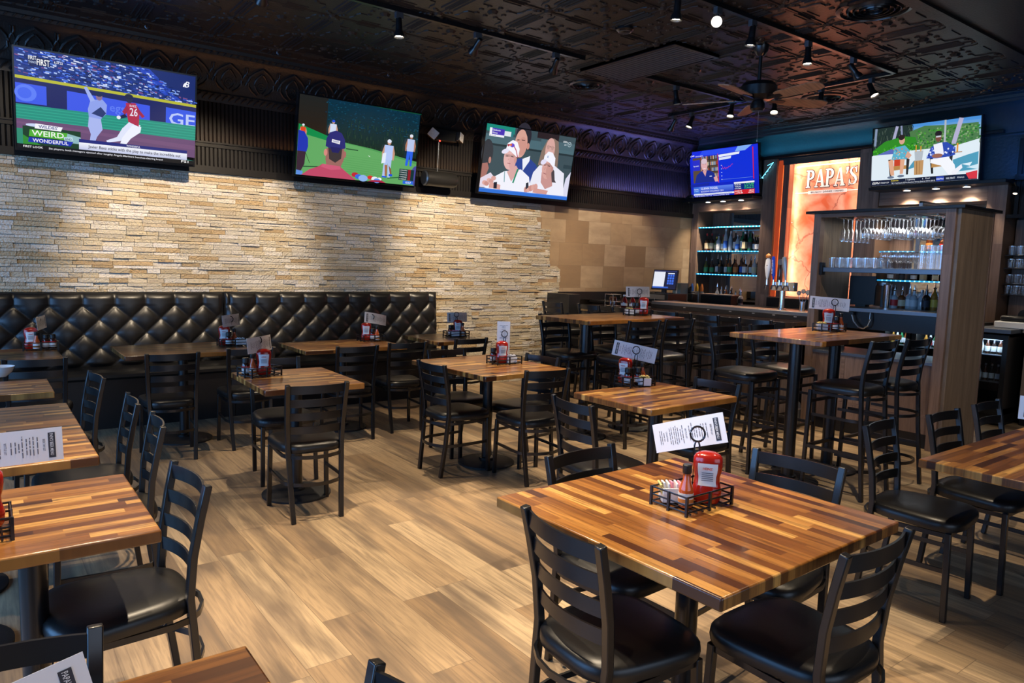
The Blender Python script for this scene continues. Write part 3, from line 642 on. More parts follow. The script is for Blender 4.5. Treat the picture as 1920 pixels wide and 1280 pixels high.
def paint_baseball(P):
    rnd = random.Random(3)
    P.rect(0, 0, 1, .45, '16307e'); 
    P.poly([(.72, 0), (1, 0), (1, .28), (.92, .30)], '10246a'); P.poly([(.60, .0), (.72, 0), (.92, .3), (.85, .3)], '2342b8')
    for i in range(900):
        u = rnd.random(); v = rnd.random()*(.30); 
        if u > .7 and v < (u-.7)*.9+.02: continue
        l = rnd.uniform(.008, .03); hh = rnd.uniform(.006, .016); c = rnd.choice(['2a4fd0', '3f6be0', '6c93ee', 'a9c0f4', '0a1648', '0d1d5c', '1c3a9c', '8fa9e8', 'd5ddf6', '7a4a80', '0f2a80', '13235a'])
        P.poly([(u, v+.1*u*0), (u+l, v+.004), (u+l, v+hh+.004), (u, v+hh)], c)
    P.poly([(0, .265), (1, .33), (1, .58), (0, .56)], '10185c')
    P.poly([(0, .27), (1, .315), (1, .345), (0, .30)], 'b9b92e')
    P.poly([(0, .345), (.155, .35), (.155, .54), (0, .54)], '3857e8'); P.ell(.05, .44, .055, .085, '5b7cf6', 20); P.ell(.045, .44, .035, .055, '4466ee', 20)
    P.poly([(.26, .36), (.72, .395), (.72, .58), (.26, .56)], '3a55e6'); P.text('egs', .49, .51, .085, '5c78f2')
    P.poly([(.815, .385), (1, .395), (1, .60), (.815, .59)], '2f55e4'); P.text('GE', .835, .565, .13, 'b9c9f8', width=.16)
    P.rect(0, .555, 1, .72, '1f8f7c')
    for i in range(5): P.rect(0, .575+i*.03, 1, .583+i*.03, '2aa58c')
    P.poly([(0, .70), (1, .72), (1, .92), (.35, .86), (0, .80)], '6a4a72'); P.poly([(0, .73), (1, .78), (1, .83), (0, .75)], '745078')
    P.poly([(.0, .80), (.35, .86), (1, .955), (0, .95)], '2d8a78')
    P.ell(.10, .755, .055, .018, 'c9d6f6', 16)
    # fielder
    P.poly([(.375, .60), (.44, .60), (.45, .72), (.42, .80), (.40, .90), (.375, .90), (.385, .78), (.37, .70)], 'a9b6ee'); P.poly([(.38, .86), (.41, .85), (.405, .92), (.37, .925)], 'c0405c')
    P.poly([(.385, .42), (.45, .40), (.475, .45), (.47, .55), (.44, .61), (.375, .60), (.37, .52)], '8ea0ea'); P.poly([(.385, .44), (.35, .30), (.365, .29), (.41, .42)], '9fb0ee'); P.poly([(.44, .48), (.47, .54), (.45, .59), (.39, .56)], '25356e'); P.ell(.432, .375, .018, .04, '8a6a88', 12); P.ell(.43, .35, .022, .025, '14204e', 12)
    # runner
    P.poly([(.60, .60), (.665, .62), (.66, .68), (.59, .74), (.55, .82), (.475, .85), (.47, .83), (.53, .78), (.56, .68)], 'dfe4fa')
    P.poly([(.62, .63), (.67, .64), (.665, .70), (.61, .78), (.575, .87), (.58, .94), (.54, .945), (.54, .90), (.56, .78), (.59, .70)], 'eef0fd')
    P.poly([(.58, .40), (.635, .39), (.66, .46), (.655, .64), (.595, .60), (.585, .50)], 'b02848'); P.poly([(.585, .42), (.60, .47), (.575, .53), (.56, .50)], 'a02444'); P.poly([(.575, .52), (.59, .55), (.55, .58), (.535, .56)], '141c40'); P.poly([(.65, .44), (.69, .52), (.675, .54), (.65, .49)], 'a02444'); P.ell(.60, .355, .02, .045, '20264e', 14); P.ell(.598, .33, .024, .03, '181c40', 14); P.ell(.54, .565, .012, .02, 'e8e8f8', 10)
    P.text('26', .603, .53, .085, 'e8e4f4', width=.045); P.text('BAEZ', .602, .435, .022, 'e8d8e8', width=.04)
    # graphics
    P.rect(.03, .77, .33, .955, '123a20'); P.poly([(.0, .80), (.03, .80), (.03, .955), (0, .955)], '2d8a70'); P.poly([(.03, .86), (.12, .955), (.03, .955)], '2e8a2e'); P.poly([(.25, .80), (.33, .83), (.33, .9), (.26, .9)], '8fb8c0')
    P.poly([(.095, .735), (.235, .745), (.225, .79), (.09, .785)], 'f4f4fa'); P.text("WILDES'", .11, .778, .032, '1a2280', width=.10)
    P.poly([(.065, .80), (.26, .80), (.25, .875), (.06, .87)], '4fae2e'); P.text('WEIRD', .075, .86, .055, 'f4f8f0', width=.165); P.poly([(.238, .845), (.285, .835), (.29, .872), (.243, .88)], 'b8d8e0'); P.text('AND', .245, .872, .02, '1c2c60', width=.035)
    P.poly([(.06, .88), (.29, .885), (.275, .935), (.055, .93)], '1a2fae'); P.text('WONDERFUL', .078, .925, .036, 'f4f4fa', width=.185)
    P.rect(.32, .845, .95, .88, '1c2478'); P.text('WONDERFUL', .585, .873, .02, 'e8e8f4', width=.08)
    P.grad(.32, .88, .95, .955, 'f0f2fa', 'c4cae8', 6); P.text('Javier Baez sticks with the play to make the incredible out', .37, .93, .032, '20223c', width=.54)
    P.rect(0, .955, 1, 1, '06060c'); P.text('FIRST LOOK', .03, .988, .02, 'f4f4f8', width=.10); P.text('Six players, both managers ejected after lengthy Angels-Mariners benches-clearing brawl', .16, .987, .018, 'e4e4ec', width=.64); P.text('FS1', .915, .985, .026, 'ffffff', width=.045)
    P.rect(.065, .07, .175, .15, '0b1a52'); P.text('FIRST', .068, .10, .038, 'f0f4fc', width=.04); P.text('THINGS', .068, .135, .022, 'b8c8e8', width=.04); P.text('FIRST', .11, .145, .06, 'ffffff', width=.065); P.rect(.186, .075, .188, .15, '4a80e8'); P.text('6.27.22', .197, .105, .022, 'ffffff', width=.045)
    P.text('B', .925, .135, .065, 'f4f4fc', width=.03, shear=.3); P.ell(.925, .11, .006, .03, 'f4f4fc', 12, rot=30)

def paint_golf(P):
    P.grad(0, 0, 1, .62, '0b2f42', '152a1e', 14); P.grad(0, .0, .22, .5, '20211f', '2a1f14', 8)
    rnd = random.Random(5)
    for i in range(260):
        u = rnd.uniform(.2, 1); v = rnd.uniform(0, .35); P.rect(u, v, u+.012, v+.01, rnd.choice(['0c3a50', '10425c', '0a2a34', '164a5e', '0f3650']))
    for i in range(140):
        u = rnd.uniform(.35, 1); v = rnd.uniform(.2, .6); P.rect(u, v, u+.003, v+.05, rnd.choice(['23402c', '1a3424', '2e4a34']))
    P.poly([(.55, 0), (1, .0), (1, .012), (.75, .012)], '0f4a34')
    P.poly([(0, .40), (.22, .50), (.6, .56), (1, .66), (1, 1), (0, 1)], '4f9a56'); P.poly([(0, .42), (.22, .51), (.5, .555), (.9, .66), (1, .7), (1, 1), (0, 1)], '63a963'); P.poly([(0, .36), (.23, .47), (.23, .53), (0, .47)], '128a48')
    for i in range(9): P.poly([(.25+.04*i, .68+.03*i), (.75, .70+.03*i), (.75, .705+.03*i), (.25, .687+.03*i)], '5aa05c')
    P.line([(.38, .60), (.48, .605)], .012, '16402a'); P.line([(.57, .655), (.585, .67)], .006, 'e8f0e8')
    man(P, .265, .60, .34, '1b4fe0', 'cfdcf2', '1a2c60')
    man(P, .035, .62, .26, 'e0e8f4', 'e04820', '1a2248'); P.line([(.06, .70), (.10, .84)], .006, '20301e'); P.line([(.05, .89), (.2, .87)], .012, '1c4a2c')
    man(P, .74, .93, .52, 'dfe6f6', 'b4c8f6', 'b0c4ee'); P.poly([(.69, .60), (.72, .585), (.72, .72), (.685, .74)], 'e4ecfa'); P.poly([(.715, .75), (.74, .75), (.74, .90), (.725, .90)], 'a86a48'); P.poly([(.75, .75), (.775, .8), (.785, .88), (.77, .88)], '8a5a40'); P.rect(.70, .905, .74, .925, '1b50e0'); P.rect(.76, .87, .79, .90, '1b50e0'); P.line([(.75, .93), (.86, .90)], .014, '2a6a3a')
    man(P, .93, .74, .44, 'dfe6f2', 'b9c6ea', '2a62e8', skin='b07860')
    # heads in the foreground
    P.poly([(0, .44), (.045, .45), (.075, .53), (.08, .63), (.07, .70), (0, .72)], '2436b0'); P.poly([(0, .70), (.065, .70), (.06, .86), (.03, .97), (0, .97)], '3c2836'); P.poly([(0, .94), (.05, .95), (.05, 1), (0, 1)], '5f8fe0')
    P.poly([(.225, .62), (.365, .60), (.37, .74), (.34, .88), (.235, .88), (.22, .76)], '9c6a62'); P.ell(.218, .68, .014, .045, 'd88a80', 12); P.ell(.372, .68, .012, .045, 'a86a64', 12)
    P.poly([(.235, .60), (.35, .58), (.345, .74), (.30, .80), (.25, .76)], '3c3436')
    P.poly([(.215, .60), (.218, .50), (.24, .42), (.29, .385), (.335, .41), (.365, .49), (.375, .60), (.34, .615), (.30, .635), (.25, .62)], '2a2a74'); P.poly([(.25, .60), (.34, .60), (.32, .67), (.27, .67)], '222060'); P.poly([(.262, .50), (.328, .512), (.326, .555), (.26, .54)], 'e8e4ec'); P.text('Titleist', .268, .535, .02, '2a50a0', width=.05)
    P.poly([(.04, 1), (.10, .92), (.17, .87), (.20, .83), (.34, .84), (.39, .90), (.48, 1)], 'c04a68'); P.poly([(.20, .83), (.34, .84), (.35, .88), (.27, .90), (.19, .87)], 'cf5a78')
    for u, v, r_, c in ((.47, .93, .03, 'c02838'), (.50, .95, .03, '3a6ae0'), (.54, .965, .04, '8fb4ec'), (.60, .945, .025, 'd8302c'), (.64, .96, .03, 'e8ecf4'), (.68, .955, .02, 'f4f4f8'), (.66, .98, .03, '5a90e8')): P.ell(u, v, r_, r_*1.1, c, 12)
    P.poly([(.58, 1), (.62, .975), (.70, .97), (.74, 1)], 'a82444')
    P.ell(1.0, .86, .045, .14, '4a4a98', 16, a0=90, a1=270)
    P.rect(.85, .78, .985, .935, '0e3436'); P.rect(.93, .78, .955, .935, '8c1c28')
    for i, s_ in enumerate(('1 SCHAUFFELE', '2 THEEGALA', '3 POSTON', '4 TRINGALE', '5 HADLEY')): P.text(s_, .856, .806+.03*i, .015, 'e0e8e8', width=.065)
    P.rect(.89, .94, .985, .985, '2a6ae0'); P.text('GOLF', .915, .975, .024, 'ffffff', width=.05)

def face(P, u, v, s, skin, hair=None):
    P.ell(u, v, .052*s, .115*s, skin, 24)
def paint_tennis(P):
    P.rect(0, 0, 1, 1, '3c5058'); P.rect(0, .0, .3, .10, '1c8a7a'); P.rect(0, .14, 1, .27, '4c6a74'); P.rect(0, .27, 1, .30, '24343a'); P.rect(.6, .10, 1, .22, '4a6670'); P.rect(.55, 0, .8, .09, '2a2024'); P.rect(.9, .44, 1, .5, '2c4048')
    # man in suit
    P.poly([(.27, .72), (.30, .52), (.38, .44), (.5, .42), (.58, .50), (.62, .60), (.55, .85), (.30, .85)], '2a4494'); P.poly([(.42, .44), (.5, .38), (.5, .46), (.44, .62)], 'eef0fa'); P.ell(.40, .10, .085, .20, '2c2a34', 24); P.ell(.382, .215, .068, .21, 'd8a294', 24); P.ell(.40, .25, .045, .14, 'cf968a', 18); P.poly([(.40, -.0), (.47, .0), (.475, .16), (.455, .2), (.44, .10)], '2c2a34'); P.ell(.462, .24, .016, .05, 'cc8e80', 12)
    P.line([(.335, .17), (.36, .165)], .012, '3a2a2c'); P.line([(.385, .16), (.42, .16)], .012, '3a2a2c')
    # woman with glasses
    P.poly([(.60, .5), (.62, .28), (.67, .10), (.74, .06), (.80, .10), (.82, .25), (.83, .50)], '8a7468'); P.ell(.715, .24, .055, .18, 'd8a8a0', 24); P.line([(.67, .19), (.76, .20)], .008, '5a4044'); P.ell(.69, .205, .016, .035, 'c09890', 12); P.ell(.74, .21, .016, .035, 'c09890', 12)
    P.poly([(.52, .95), (.56, .62), (.62, .50), (.80, .48), (.92, .58), (.95, .95)], 'eaeaf6'); P.poly([(.93, .98), (.95, .66), (1, .54), (1, .98)], 'dcdcf0')
    # boy at left
    P.ell(.04, .42, .06, .20, '32363e', 24); P.poly([(0, .58), (.055, .56), (.075, .64), (.05, .78), (0, .80)], 'a87068'); P.ell(.075, .52, .014, .05, 'c08478', 12); P.poly([(0, .80), (.10, .70), (.14, .76), (.14, .93), (0, .93)], 'e4d8e8')
    # left sitter in white cap
    P.poly([(.05, .93), (.14, .76), (.24, .66), (.42, .60), (.52, .70), (.55, .86), (.48, .95), (.1, .95)], 'f2f2fc'); P.poly([(.27, .66), (.36, .55), (.40, .62), (.33, .80)], 'd8a8a4'); P.ell(.285, .46, .068, .17, 'e4b4b0', 28); P.ell(.315, .50, .036, .13, 'd8a4a2', 18); P.poly([(.23, .40), (.33, .40), (.34, .43), (.23, .44)], 'c09490'); P.ell(.345, .47, .014, .05, 'd09890', 12)
    P.poly([(.225, .36), (.24, .24), (.29, .18), (.34, .20), (.375, .30), (.37, .42), (.35, .42), (.29, .36), (.25, .33)], 'f6f6fe'); P.ell(.225, .36, .04, .035, 'e8e4f8', 16, rot=-20); P.line([(.245, .26), (.30, .25), (.34, .33), (.365, .43)], .016, 'c04a60'); P.ell(.29, .26, .025, .03, '6a4ac8', 14); P.ell(.275, .255, .012, .018, 'e06a30', 10); P.ell(.25, .265, .012, .02, 'b03848', 10)
    P.line([(.24, .43), (.262, .425)], .010, '4a3438'); P.line([(.295, .425), (.32, .43)], .010, '4a3438'); P.line([(.262, .53), (.295, .535)], .010, 'a05a60'); P.line([(.272, .46), (.266, .49)], .008, 'c88a88')
    P.line([(.385, .60), (.35, .82)], .028, '1d8a68'); P.line([(.245, .66), (.255, .82)], .012, '3a8a90')
    for k in range(5): P.ell(.05+.022*k, .86-.02*k+.03*(k % 2), .026, .035, ['e0a8a0', 'cc9088', 'e4b0a8', 'd49c94', 'dca49c'][k], 14)
    P.poly([(.10, .84), (.22, .87), (.22, .94), (.10, .93)], 'dca49c'); P.poly([(.145, .84), (.18, .83), (.185, .93), (.15, .935)], '1c2030')
    # right sitter in white cap
    P.poly([(.52, .96), (.58, .86), (.66, .72), (.80, .66), (.93, .74), (.96, .98)], 'eeeefa'); P.poly([(.655, .60), (.78, .56), (.80, .80), (.72, .86), (.66, .76)], 'c89490'); P.poly([(.76, .50), (.80, .56), (.82, .70), (.84, .74), (.79, .74), (.77, .62)], '4c4248'); P.ell(.712, .53, .06, .17, 'd8a49c', 28); P.ell(.735, .56, .034, .13, 'c8948c', 18); P.poly([(.66, .45), (.765, .47), (.765, .50), (.66, .48)], 'b48880'); P.ell(.77, .53, .014, .045, 'c08a84', 12)
    P.poly([(.655, .44), (.66, .34), (.70, .27), (.75, .28), (.79, .36), (.795, .50), (.775, .50), (.73, .44), (.69, .42)], 'f4f4fe'); P.ell(.66, .44, .035, .04, 'e4e0f6', 16, rot=-25); P.text('K', .695, .37, .035, '3a70b0', width=.018)
    P.line([(.668, .49), (.69, .485)], .010, '4a3438'); P.line([(.715, .49), (.74, .495)], .010, '4a3438'); P.line([(.672, .61), (.71, .625)], .010, '9a5a60'); P.line([(.69, .52), (.682, .56)], .008, 'b88480')
    for k in range(5): P.ell(.505+.026*k, .90-.015*k, .024, .05, ['d49c94', 'e0aaa0', 'cc9088', 'dca69c', 'd8a098'][k], 14)
    P.poly([(.60, .86), (.76, .88), (.74, .96), (.58, .93)], 'd49c94'); P.poly([(.495, .80), (.52, .78), (.53, .86), (.50, .90)], '242a3a')
    P.rect(0, .945, 1, 1, '2a70d8'); P.rect(0, .94, 1, .952, '5a8ae4')
    P.rect(.035, .05, .19, .17, 'f4f4fa'); P.rect(.06, .05, .19, .14, '4a34b4'); P.rect(.19, .07, .26, .14, 'dfe6ec'); P.rect(.26, .06, .285, .14, '2a7a80'); P.text('Djokovic', .067, .088, .025, 'f4f4fa', width=.08); P.text('Kwon', .067, .128, .025, 'f4f4fa', width=.05); P.text('1st Round', .04, .163, .016, '5a6a80', width=.06)
    P.text('ESPN', .855, .10, .026, 'f0f4f8', width=.05); P.text('LIVE', .87, .14, .02, 'e0e8f0', width=.025); P.ell(.93, .115, .022, .04, 'b8ccd4', 16); P.ell(.93, .115, .017, .032, '4a6670', 16); P.line([(.92, .10), (.93, .125), (.94, .10)], .006, 'd8e4e8')

def paint_news(P):
    P.grad(0, 0, 1, 1, '1a2ee0', '0a22b8', 10); P.poly([(.2, 0), (.9, .02), (.6, .12), (.15, .10)], '2c4cf0'); P.poly([(.72, .0), (.92, 0), (.82, .10), (.68, .10)], '7fb0f8')
    P.rect(.045, .14, .43, .69, '5a4a38'); rnd = random.Random(2)
    for r_ in range(4):
        P.rect(.17, .20+r_*.13, .43, .215+r_*.13, '2c2420')
        u = .17
        while u < .43: w_ = rnd.uniform(.006, .014); P.rect(u, .215+r_*.13-.09, u+w_, .20+r_*.13, rnd.choice(['a8a0a0', '4a6a9c', '7a4a3c', 'c8b890', '3a3c50', '8a9ab0', 'b0402c'])); u += w_+.002
    P.rect(.30, .14, .312, .69, '2c2420'); P.rect(.045, .19, .16, .42, '2a30c8'); P.text('by.com', .06, .33, .03, 'f0f4fc', width=.08)
    P.poly([(.07, .69), (.10, .52), (.17, .44), (.29, .43), (.37, .50), (.41, .69)], '1a2c8c'); P.poly([(.36, .60), (.41, .56), (.43, .69), (.38, .69)], 'd8a4a8'); P.poly([(.195, .44), (.26, .43), (.235, .56)], 'd8a0a0'); P.ell(.225, .31, .05, .125, 'e0aeb0', 24); P.ell(.225, .23, .046, .06, 'd8c0cc', 20); P.line([(.21, .385), (.245, .385)], .012, 'f4e8ec'); P.line([(.203, .29), (.215, .29)], .008, '5a3c44'); P.line([(.235, .29), (.25, .29)], .008, '5a3c44'); P.rect(.30, .555, .335, .575, 'c8d4f4')
    P.rect(.43, .11, .92, .72, '1030d8'); P.rect(.43, .10, .438, .72, 'd8305c'); P.rect(.925, .05, .937, .70, 'd02038'); P.poly([(.44, .13), (.75, .11), (.74, .16), (.45, .18)], 'e8ecf8'); P.poly([(.45, .19), (.63, .18), (.62, .23), (.45, .245)], 'dce4f8')
    for i in range(5): P.rect(.475, .35+.075*i, .49, .365+.075*i, 'b8ccf4')
    pts = [(.49, .36), (.50, .42), (.515, .44), (.53, .40), (.545, .45), (.56, .41), (.575, .43), (.59, .39), (.61, .40), (.63, .36), (.65, .35)]; P.line(pts, .008, 'c83a70'); P.line([(.48, .66), (.92, .66)], .006, '6a90c8')
    P.poly([(0, .72), (.3, .70), (.28, .76), (0, .78)], '14289c')
    P.grad(.045, .78, .645, .93, '5a80ea', '2a44c4', 6); P.rect(.045, .78, .135, .93, '3a70d8'); P.text('SQUAWK', .05, .84, .022, 'f4f4fc', width=.07); P.text('STREET', .055, .885, .03, '9fd0fc', width=.07)
    P.text('GLENN FOGEL', .16, .845, .045, 'ffffff', bold=False, width=.26); P.text('BOOKING HOLDINGS CEO', .16, .905, .035, 'e8ecfc', bold=False, width=.34)
    P.rect(.045, .93, .655, .965, 'e8ecfa'); P.text('Markets close higher on strong travel demand and bookings outlook', .06, .957, .016, '3a4a9c', width=.56); P.text('ldings Inc (PATH) 19.23  8.12   Honeywell (HON) 176.13', .06, .992, .018, 'f0f4fc', width=.52)
    P.rect(.655, .74, .94, .775, 'f0f0f8'); P.rect(.655, .775, .94, .905, '0c2a80'); P.rect(.655, .905, .94, 1, 'd0202c')
    for i, (a, b) in enumerate((('RUSS 2K', '1,773.98'), ('VIX', '27.72'), ('10 YR TREAS', '13,828.31'))): P.text(a, .665, .808+.04*i, .022, 'f0f0f8', width=.09); P.text(b, .93, .808+.04*i, .026, '4ae060', width=.13, align='r')
    P.text('NASDAQ', .665, .945, .026, 'ffffff', width=.10); P.text('11,576.40', .665, .985, .026, 'ffffff', width=.11); P.text('-28.32', .93, .945, .026, 'ffffff', width=.07, align='r'); P.text('-0.27%', .93, .985, .026, 'ffffff', width=.08, align='r')
    P.text('LIVE', .02, .105, .03, 'ffffff', width=.06); P.text('EXCLUSIVE', .10, .12, .022, 'f0f0fc', width=.11)

def paint_beach(P):
    P.rect(0, 0, 1, 1, 'dfe9f2'); P.grad(0, 0, 1, .3, '4a90d8', '9cc0d0', 6); rnd = random.Random(9)
    P.poly([(0, 0), (.38, 0), (.42, .35), (0, .38)], '20302a')
    for i in range(120): u = rnd.uniform(0, .4); v = rnd.uniform(0, .3); P.line([(u, v), (u+rnd.uniform(-.02, .02), v+.06)], .008, rnd.choice(['3c4a3c', '101a18', '5a6a60', '28382c']))
    P.line([(.03, 0), (.02, .3)], .04, '8494b0'); P.line([(.24, 0), (.20, .28)], .05, 'a8a8c8'); P.line([(.28, 0), (.29, .2)], .03, '8890b0')
    P.poly([(.36, .12), (.5, .05), (.7, .08), (.98, .10), (1, .42), (.75, .50), (.4, .45)], '4c7a46')
    P.poly([(0, .38), (.12, .24), (.3, .18), (.42, .22), (.46, .42), (.2, .46), (0, .46)], '2f8a1e')
    for i in range(520):
        u = rnd.uniform(0, 1); v = rnd.uniform(.12, .44)
        if u < .42 and v < .42-.3*min(u, .3)-.02: continue
        P.ell(u, v, rnd.uniform(.006, .012), rnd.uniform(.01, .018), rnd.choice(['57a630', '2a7a20', '3c8c34', '6f9a5c', '1f5a24', '86a878'] if u > .4 else ['4fb828', '2a8418', '3ea024', '1f6a1a']), 6)
    P.line([(.84, 0), (.78, .40)], .07, 'b4b0d0'); P.line([(.70, 0), (.70, .36)], .03, 'b0b8c0')
    P.poly([(0, .47), (.4, .44), (.78, .44), (1, .36), (1, .9), (0, .9)], 'e0ecf4')
    P.poly([(.05, .46), (.20, .38), (.26, .40), (.22, .47)], '5a6ab8')
    P.poly([(.42, .62), (.48, .58), (.50, .70), (.36, .76)], '4a98b8'); P.poly([(.78, .66), (.9, .60), (1, .56), (1, .84), (.80, .86)], '4f9cba'); P.poly([(.86, .74), (.95, .72), (.93, .78)], 'e0f0f8'); P.poly([(.9, .8), (1, .76), (1, .84)], 'd0e8f4')
    def chair(u): P.poly([(u-.10, .56), (u-.07, .56), (u-.06, .86), (u-.08, .86)], '20201e'); P.poly([(u-.08, .68), (u+.09, .68), (u+.09, .74), (u-.08, .76)], 'b98848'); P.poly([(u+.08, .56), (u+.11, .58), (u+.10, .84), (u+.08, .84)], '2a2624')
    chair(.27); P.poly([(.20, .58), (.23, .36), (.33, .34), (.38, .44), (.35, .58)], '5ab0cc'); 
    for i in range(26): P.ell(rnd.uniform(.22, .35), rnd.uniform(.38, .56), .006, .012, rnd.choice(['d8a040', '2a78a8', 'e06848', 'a8d8e0']), 6)
    P.ell(.30, .25, .028, .07, 'd8a48c', 18); P.ell(.295, .20, .032, .045, '2a1c18', 16); P.rect(.23, .57, .32, .68, 'c8401e'); P.poly([(.17, .58), (.22, .56), (.235, .84), (.20, .84)], 'e0a888'); P.poly([(.29, .57), (.335, .57), (.32, .82), (.29, .82)], 'e0a888'); P.ell(.20, .87, .035, .022, '6a7890', 14); P.ell(.30, .86, .035, .022, '6a7890', 14); P.poly([(.36, .44), (.40, .52), (.37, .58), (.34, .52)], 'd8a48c')
    P.poly([(.425, .62), (.515, .62), (.51, .86), (.43, .86)], 'c09460'); P.line([(.45, .63), (.455, .85)], .01, '8a6038'); P.line([(.48, .63), (.478, .85)], .01, 'a07444'); P.poly([(.425, .46), (.51, .46), (.50, .62), (.435, .62)], 'b4bcc4'); P.rect(.435, .36, .445, .47, 'e0a030'); P.rect(.48, .38, .49, .47, 'e0a030')
    chair(.67); P.poly([(.54, .60), (.58, .42), (.64, .36), (.72, .36), (.80, .46), (.80, .58), (.70, .62)], '2a48b0'); P.poly([(.60, .38), (.68, .36), (.70, .56), (.62, .56)], 'eef0fa'); 
    for i in range(20): P.ell(rnd.choice((rnd.uniform(.55, .61), rnd.uniform(.71, .79))), rnd.uniform(.42, .58), .008, .016, rnd.choice(['e0e8f8', '7a90e0', '1c2a78']), 8)
    P.ell(.645, .27, .028, .075, '7a4a3a', 18); P.ell(.643, .21, .032, .05, '201818', 16); P.rect(.622, .245, .668, .27, 'd0d0dc'); P.ell(.64, .57, .05, .035, '9a6450', 14); P.poly([(.58, .62), (.74, .60), (.80, .74), (.82, .90), (.76, .92), (.68, .74), (.58, .68)], 'f4f6fc'); P.poly([(.77, .86), (.86, .74), (.87, .80), (.80, .92)], 'f0f0f8'); P.rect(.81, .40, .825, .54, 'e0962a'); P.rect(.79, .535, .86, .55, 'a87848')
    P.rect(0, .905, 1, 1, '0b1430'); P.text('ESPN', .015, .972, .036, 'ffffff', width=.075, shear=.2); P.text('STANLEY CUP', .10, .965, .022, 'e8ecf4', width=.085); P.text('Avalanche', .205, .94, .024, 'f0d840', width=.075); P.text('3', .35, .94, .022, 'ffffff'); P.text('Lightning', .37, .94, .024, 'e0e4ec', width=.07); P.text('2', .51, .94, .022, 'ffffff'); P.text('Final', .54, .94, .024, 'e0e4ec', width=.04)
    P.text('TB 3  2nd loss in SCF in franchise history (lost to CHI in 2015)', .21, .985, .022, 'e0e4ec', width=.42); P.rect(.64, .915, .71, .99, '1c3ab0'); P.text('ESPN', .645, .97, .03, 'e8f0fc', width=.06); P.text('NHL DRAFT', .73, .97, .03, 'd8dce8', width=.08); P.text('FINALS', .83, .965, .025, 'c8ccd8', width=.06); P.poly([(.90, .89), (1, .86), (1, .99), (.93, .99)], 'd83038')

tl = math.atan2(0.14, 0.73)
RX = PI/2+tl
tv('television', 'leftmost wall television showing a baseball game with red shirted runner', 1.335, 0.765, (0.985, 7.08, 2.722), (RX, 0, 0), paint_baseball, mount=0.205)
tv('television', 'wall television over the booth showing golfers on a green', 1.335, 0.765, (3.27, 7.08, 2.728), (RX, 0, 0), paint_golf, mount=0.205)
tv('television', 'wall television nearest the bar corner showing spectators in white caps', 1.375, 0.78, (5.50, 7.08, 2.745), (RX, 0, 0), paint_tennis, mount=0.205)
RB = lambda tilt: (PI/2+tilt, 0, -PI/2)
tv('television', 'small television above the left bar shelves showing a blue business news screen', 1.20, 0.675, (8.86, 6.76, 2.95), RB(0.16), paint_news)
tv('television', 'television at upper right showing two seated men on a beach', 1.17, 0.675, (8.86, 3.97, 2.93), RB(0.10), paint_beach)
# ------------------------------------------------------------------ back bar joinery
def unit(name, label, cat, parts, loc=(0, 0, 0), rz=0, group=None):
    t = thing(name, label, cat, loc, rz, group)
    for nm, boxes, mt in parts:
        mb = MB()
        for b in boxes: mb.box(*b)
        mb.build(nm, mt, t, bevel=0.002)
    return t
FXB, FXK = 8.98, 9.40       # face and back of the back-bar joinery
# left shelf bay
bay = unit('back_bar_cabinet', 'dark walnut back bar bay under the blue news television, with three lit bottle shelves', 'bar shelving', [
    ('side_panel', [(8.98, FXK, 7.27, 7.385, 0.0, 2.56)], M_WOODZ),
    ('side_panel', [(8.96, FXK, 5.94, 6.15, 0.0, 3.07)], M_WOODZ),
    ('lintel', [(8.98, FXK, 6.151, 7.27, 2.40, 2.47), (8.98, 9.3, 6.151, 7.27, 2.47, 2.53)], M_WOODY),
    ('inner_frame', [(9.33, 9.39, 6.95, 7.26, 1.02, 2.40)], M_WOODZ),
    ('mirror', [(9.385, 9.395, 6.151, 6.95, 1.02, 2.40)], M_MIRROR),
    ('top_ledge', [(8.72, 9.3, 6.14, 7.38, 2.53, 2.565)], M_BLACK)])
def shelf_row(y0, y1, z, label, par=None):
    t = thing('bottle_shelf', label, 'shelf', (0, 0, 0), 0, 'blue lit glass bottle shelves')
    mb = MB(); mb.box(9.02, 9.37, y0, y1, z-0.010, z); mb.build('shelf_board', M_STEELD, t)
    mb = MB(); mb.box(9.002, 9.02, y0, y1, z-0.016, z+0.002); mb.build('led_strip', M_LEDS, t)
    n = int((y1-y0)/0.055)
    mb = MB()
    for i in range(n): yc = y0+0.02+i*0.055; mb.box(8.997, 9.003, yc, yc+0.014, z-0.012, z-0.001)
    o = mb.build('led', M_LEDB, t); o['kind'] = 'stuff'
    return t
shelf_row(6.153, 7.268, 2.165, 'empty top shelf of the left bottle bay with a blue LED edge')
shelf_row(6.153, 7.268, 1.805, 'middle shelf of the left bottle bay, blue LED edge under the taller bottles')
shelf_row(6.153, 7.268, 1.456, 'lowest shelf of the left bottle bay, blue LED edge')
shelf_row(3.32, 4.46, 1.456, 'blue LED edged shelf of the right bay seen through the divider, lower one')
shelf_row(3.32, 4.46, 1.805, 'blue LED edged shelf of the right bay seen through the divider, upper one')
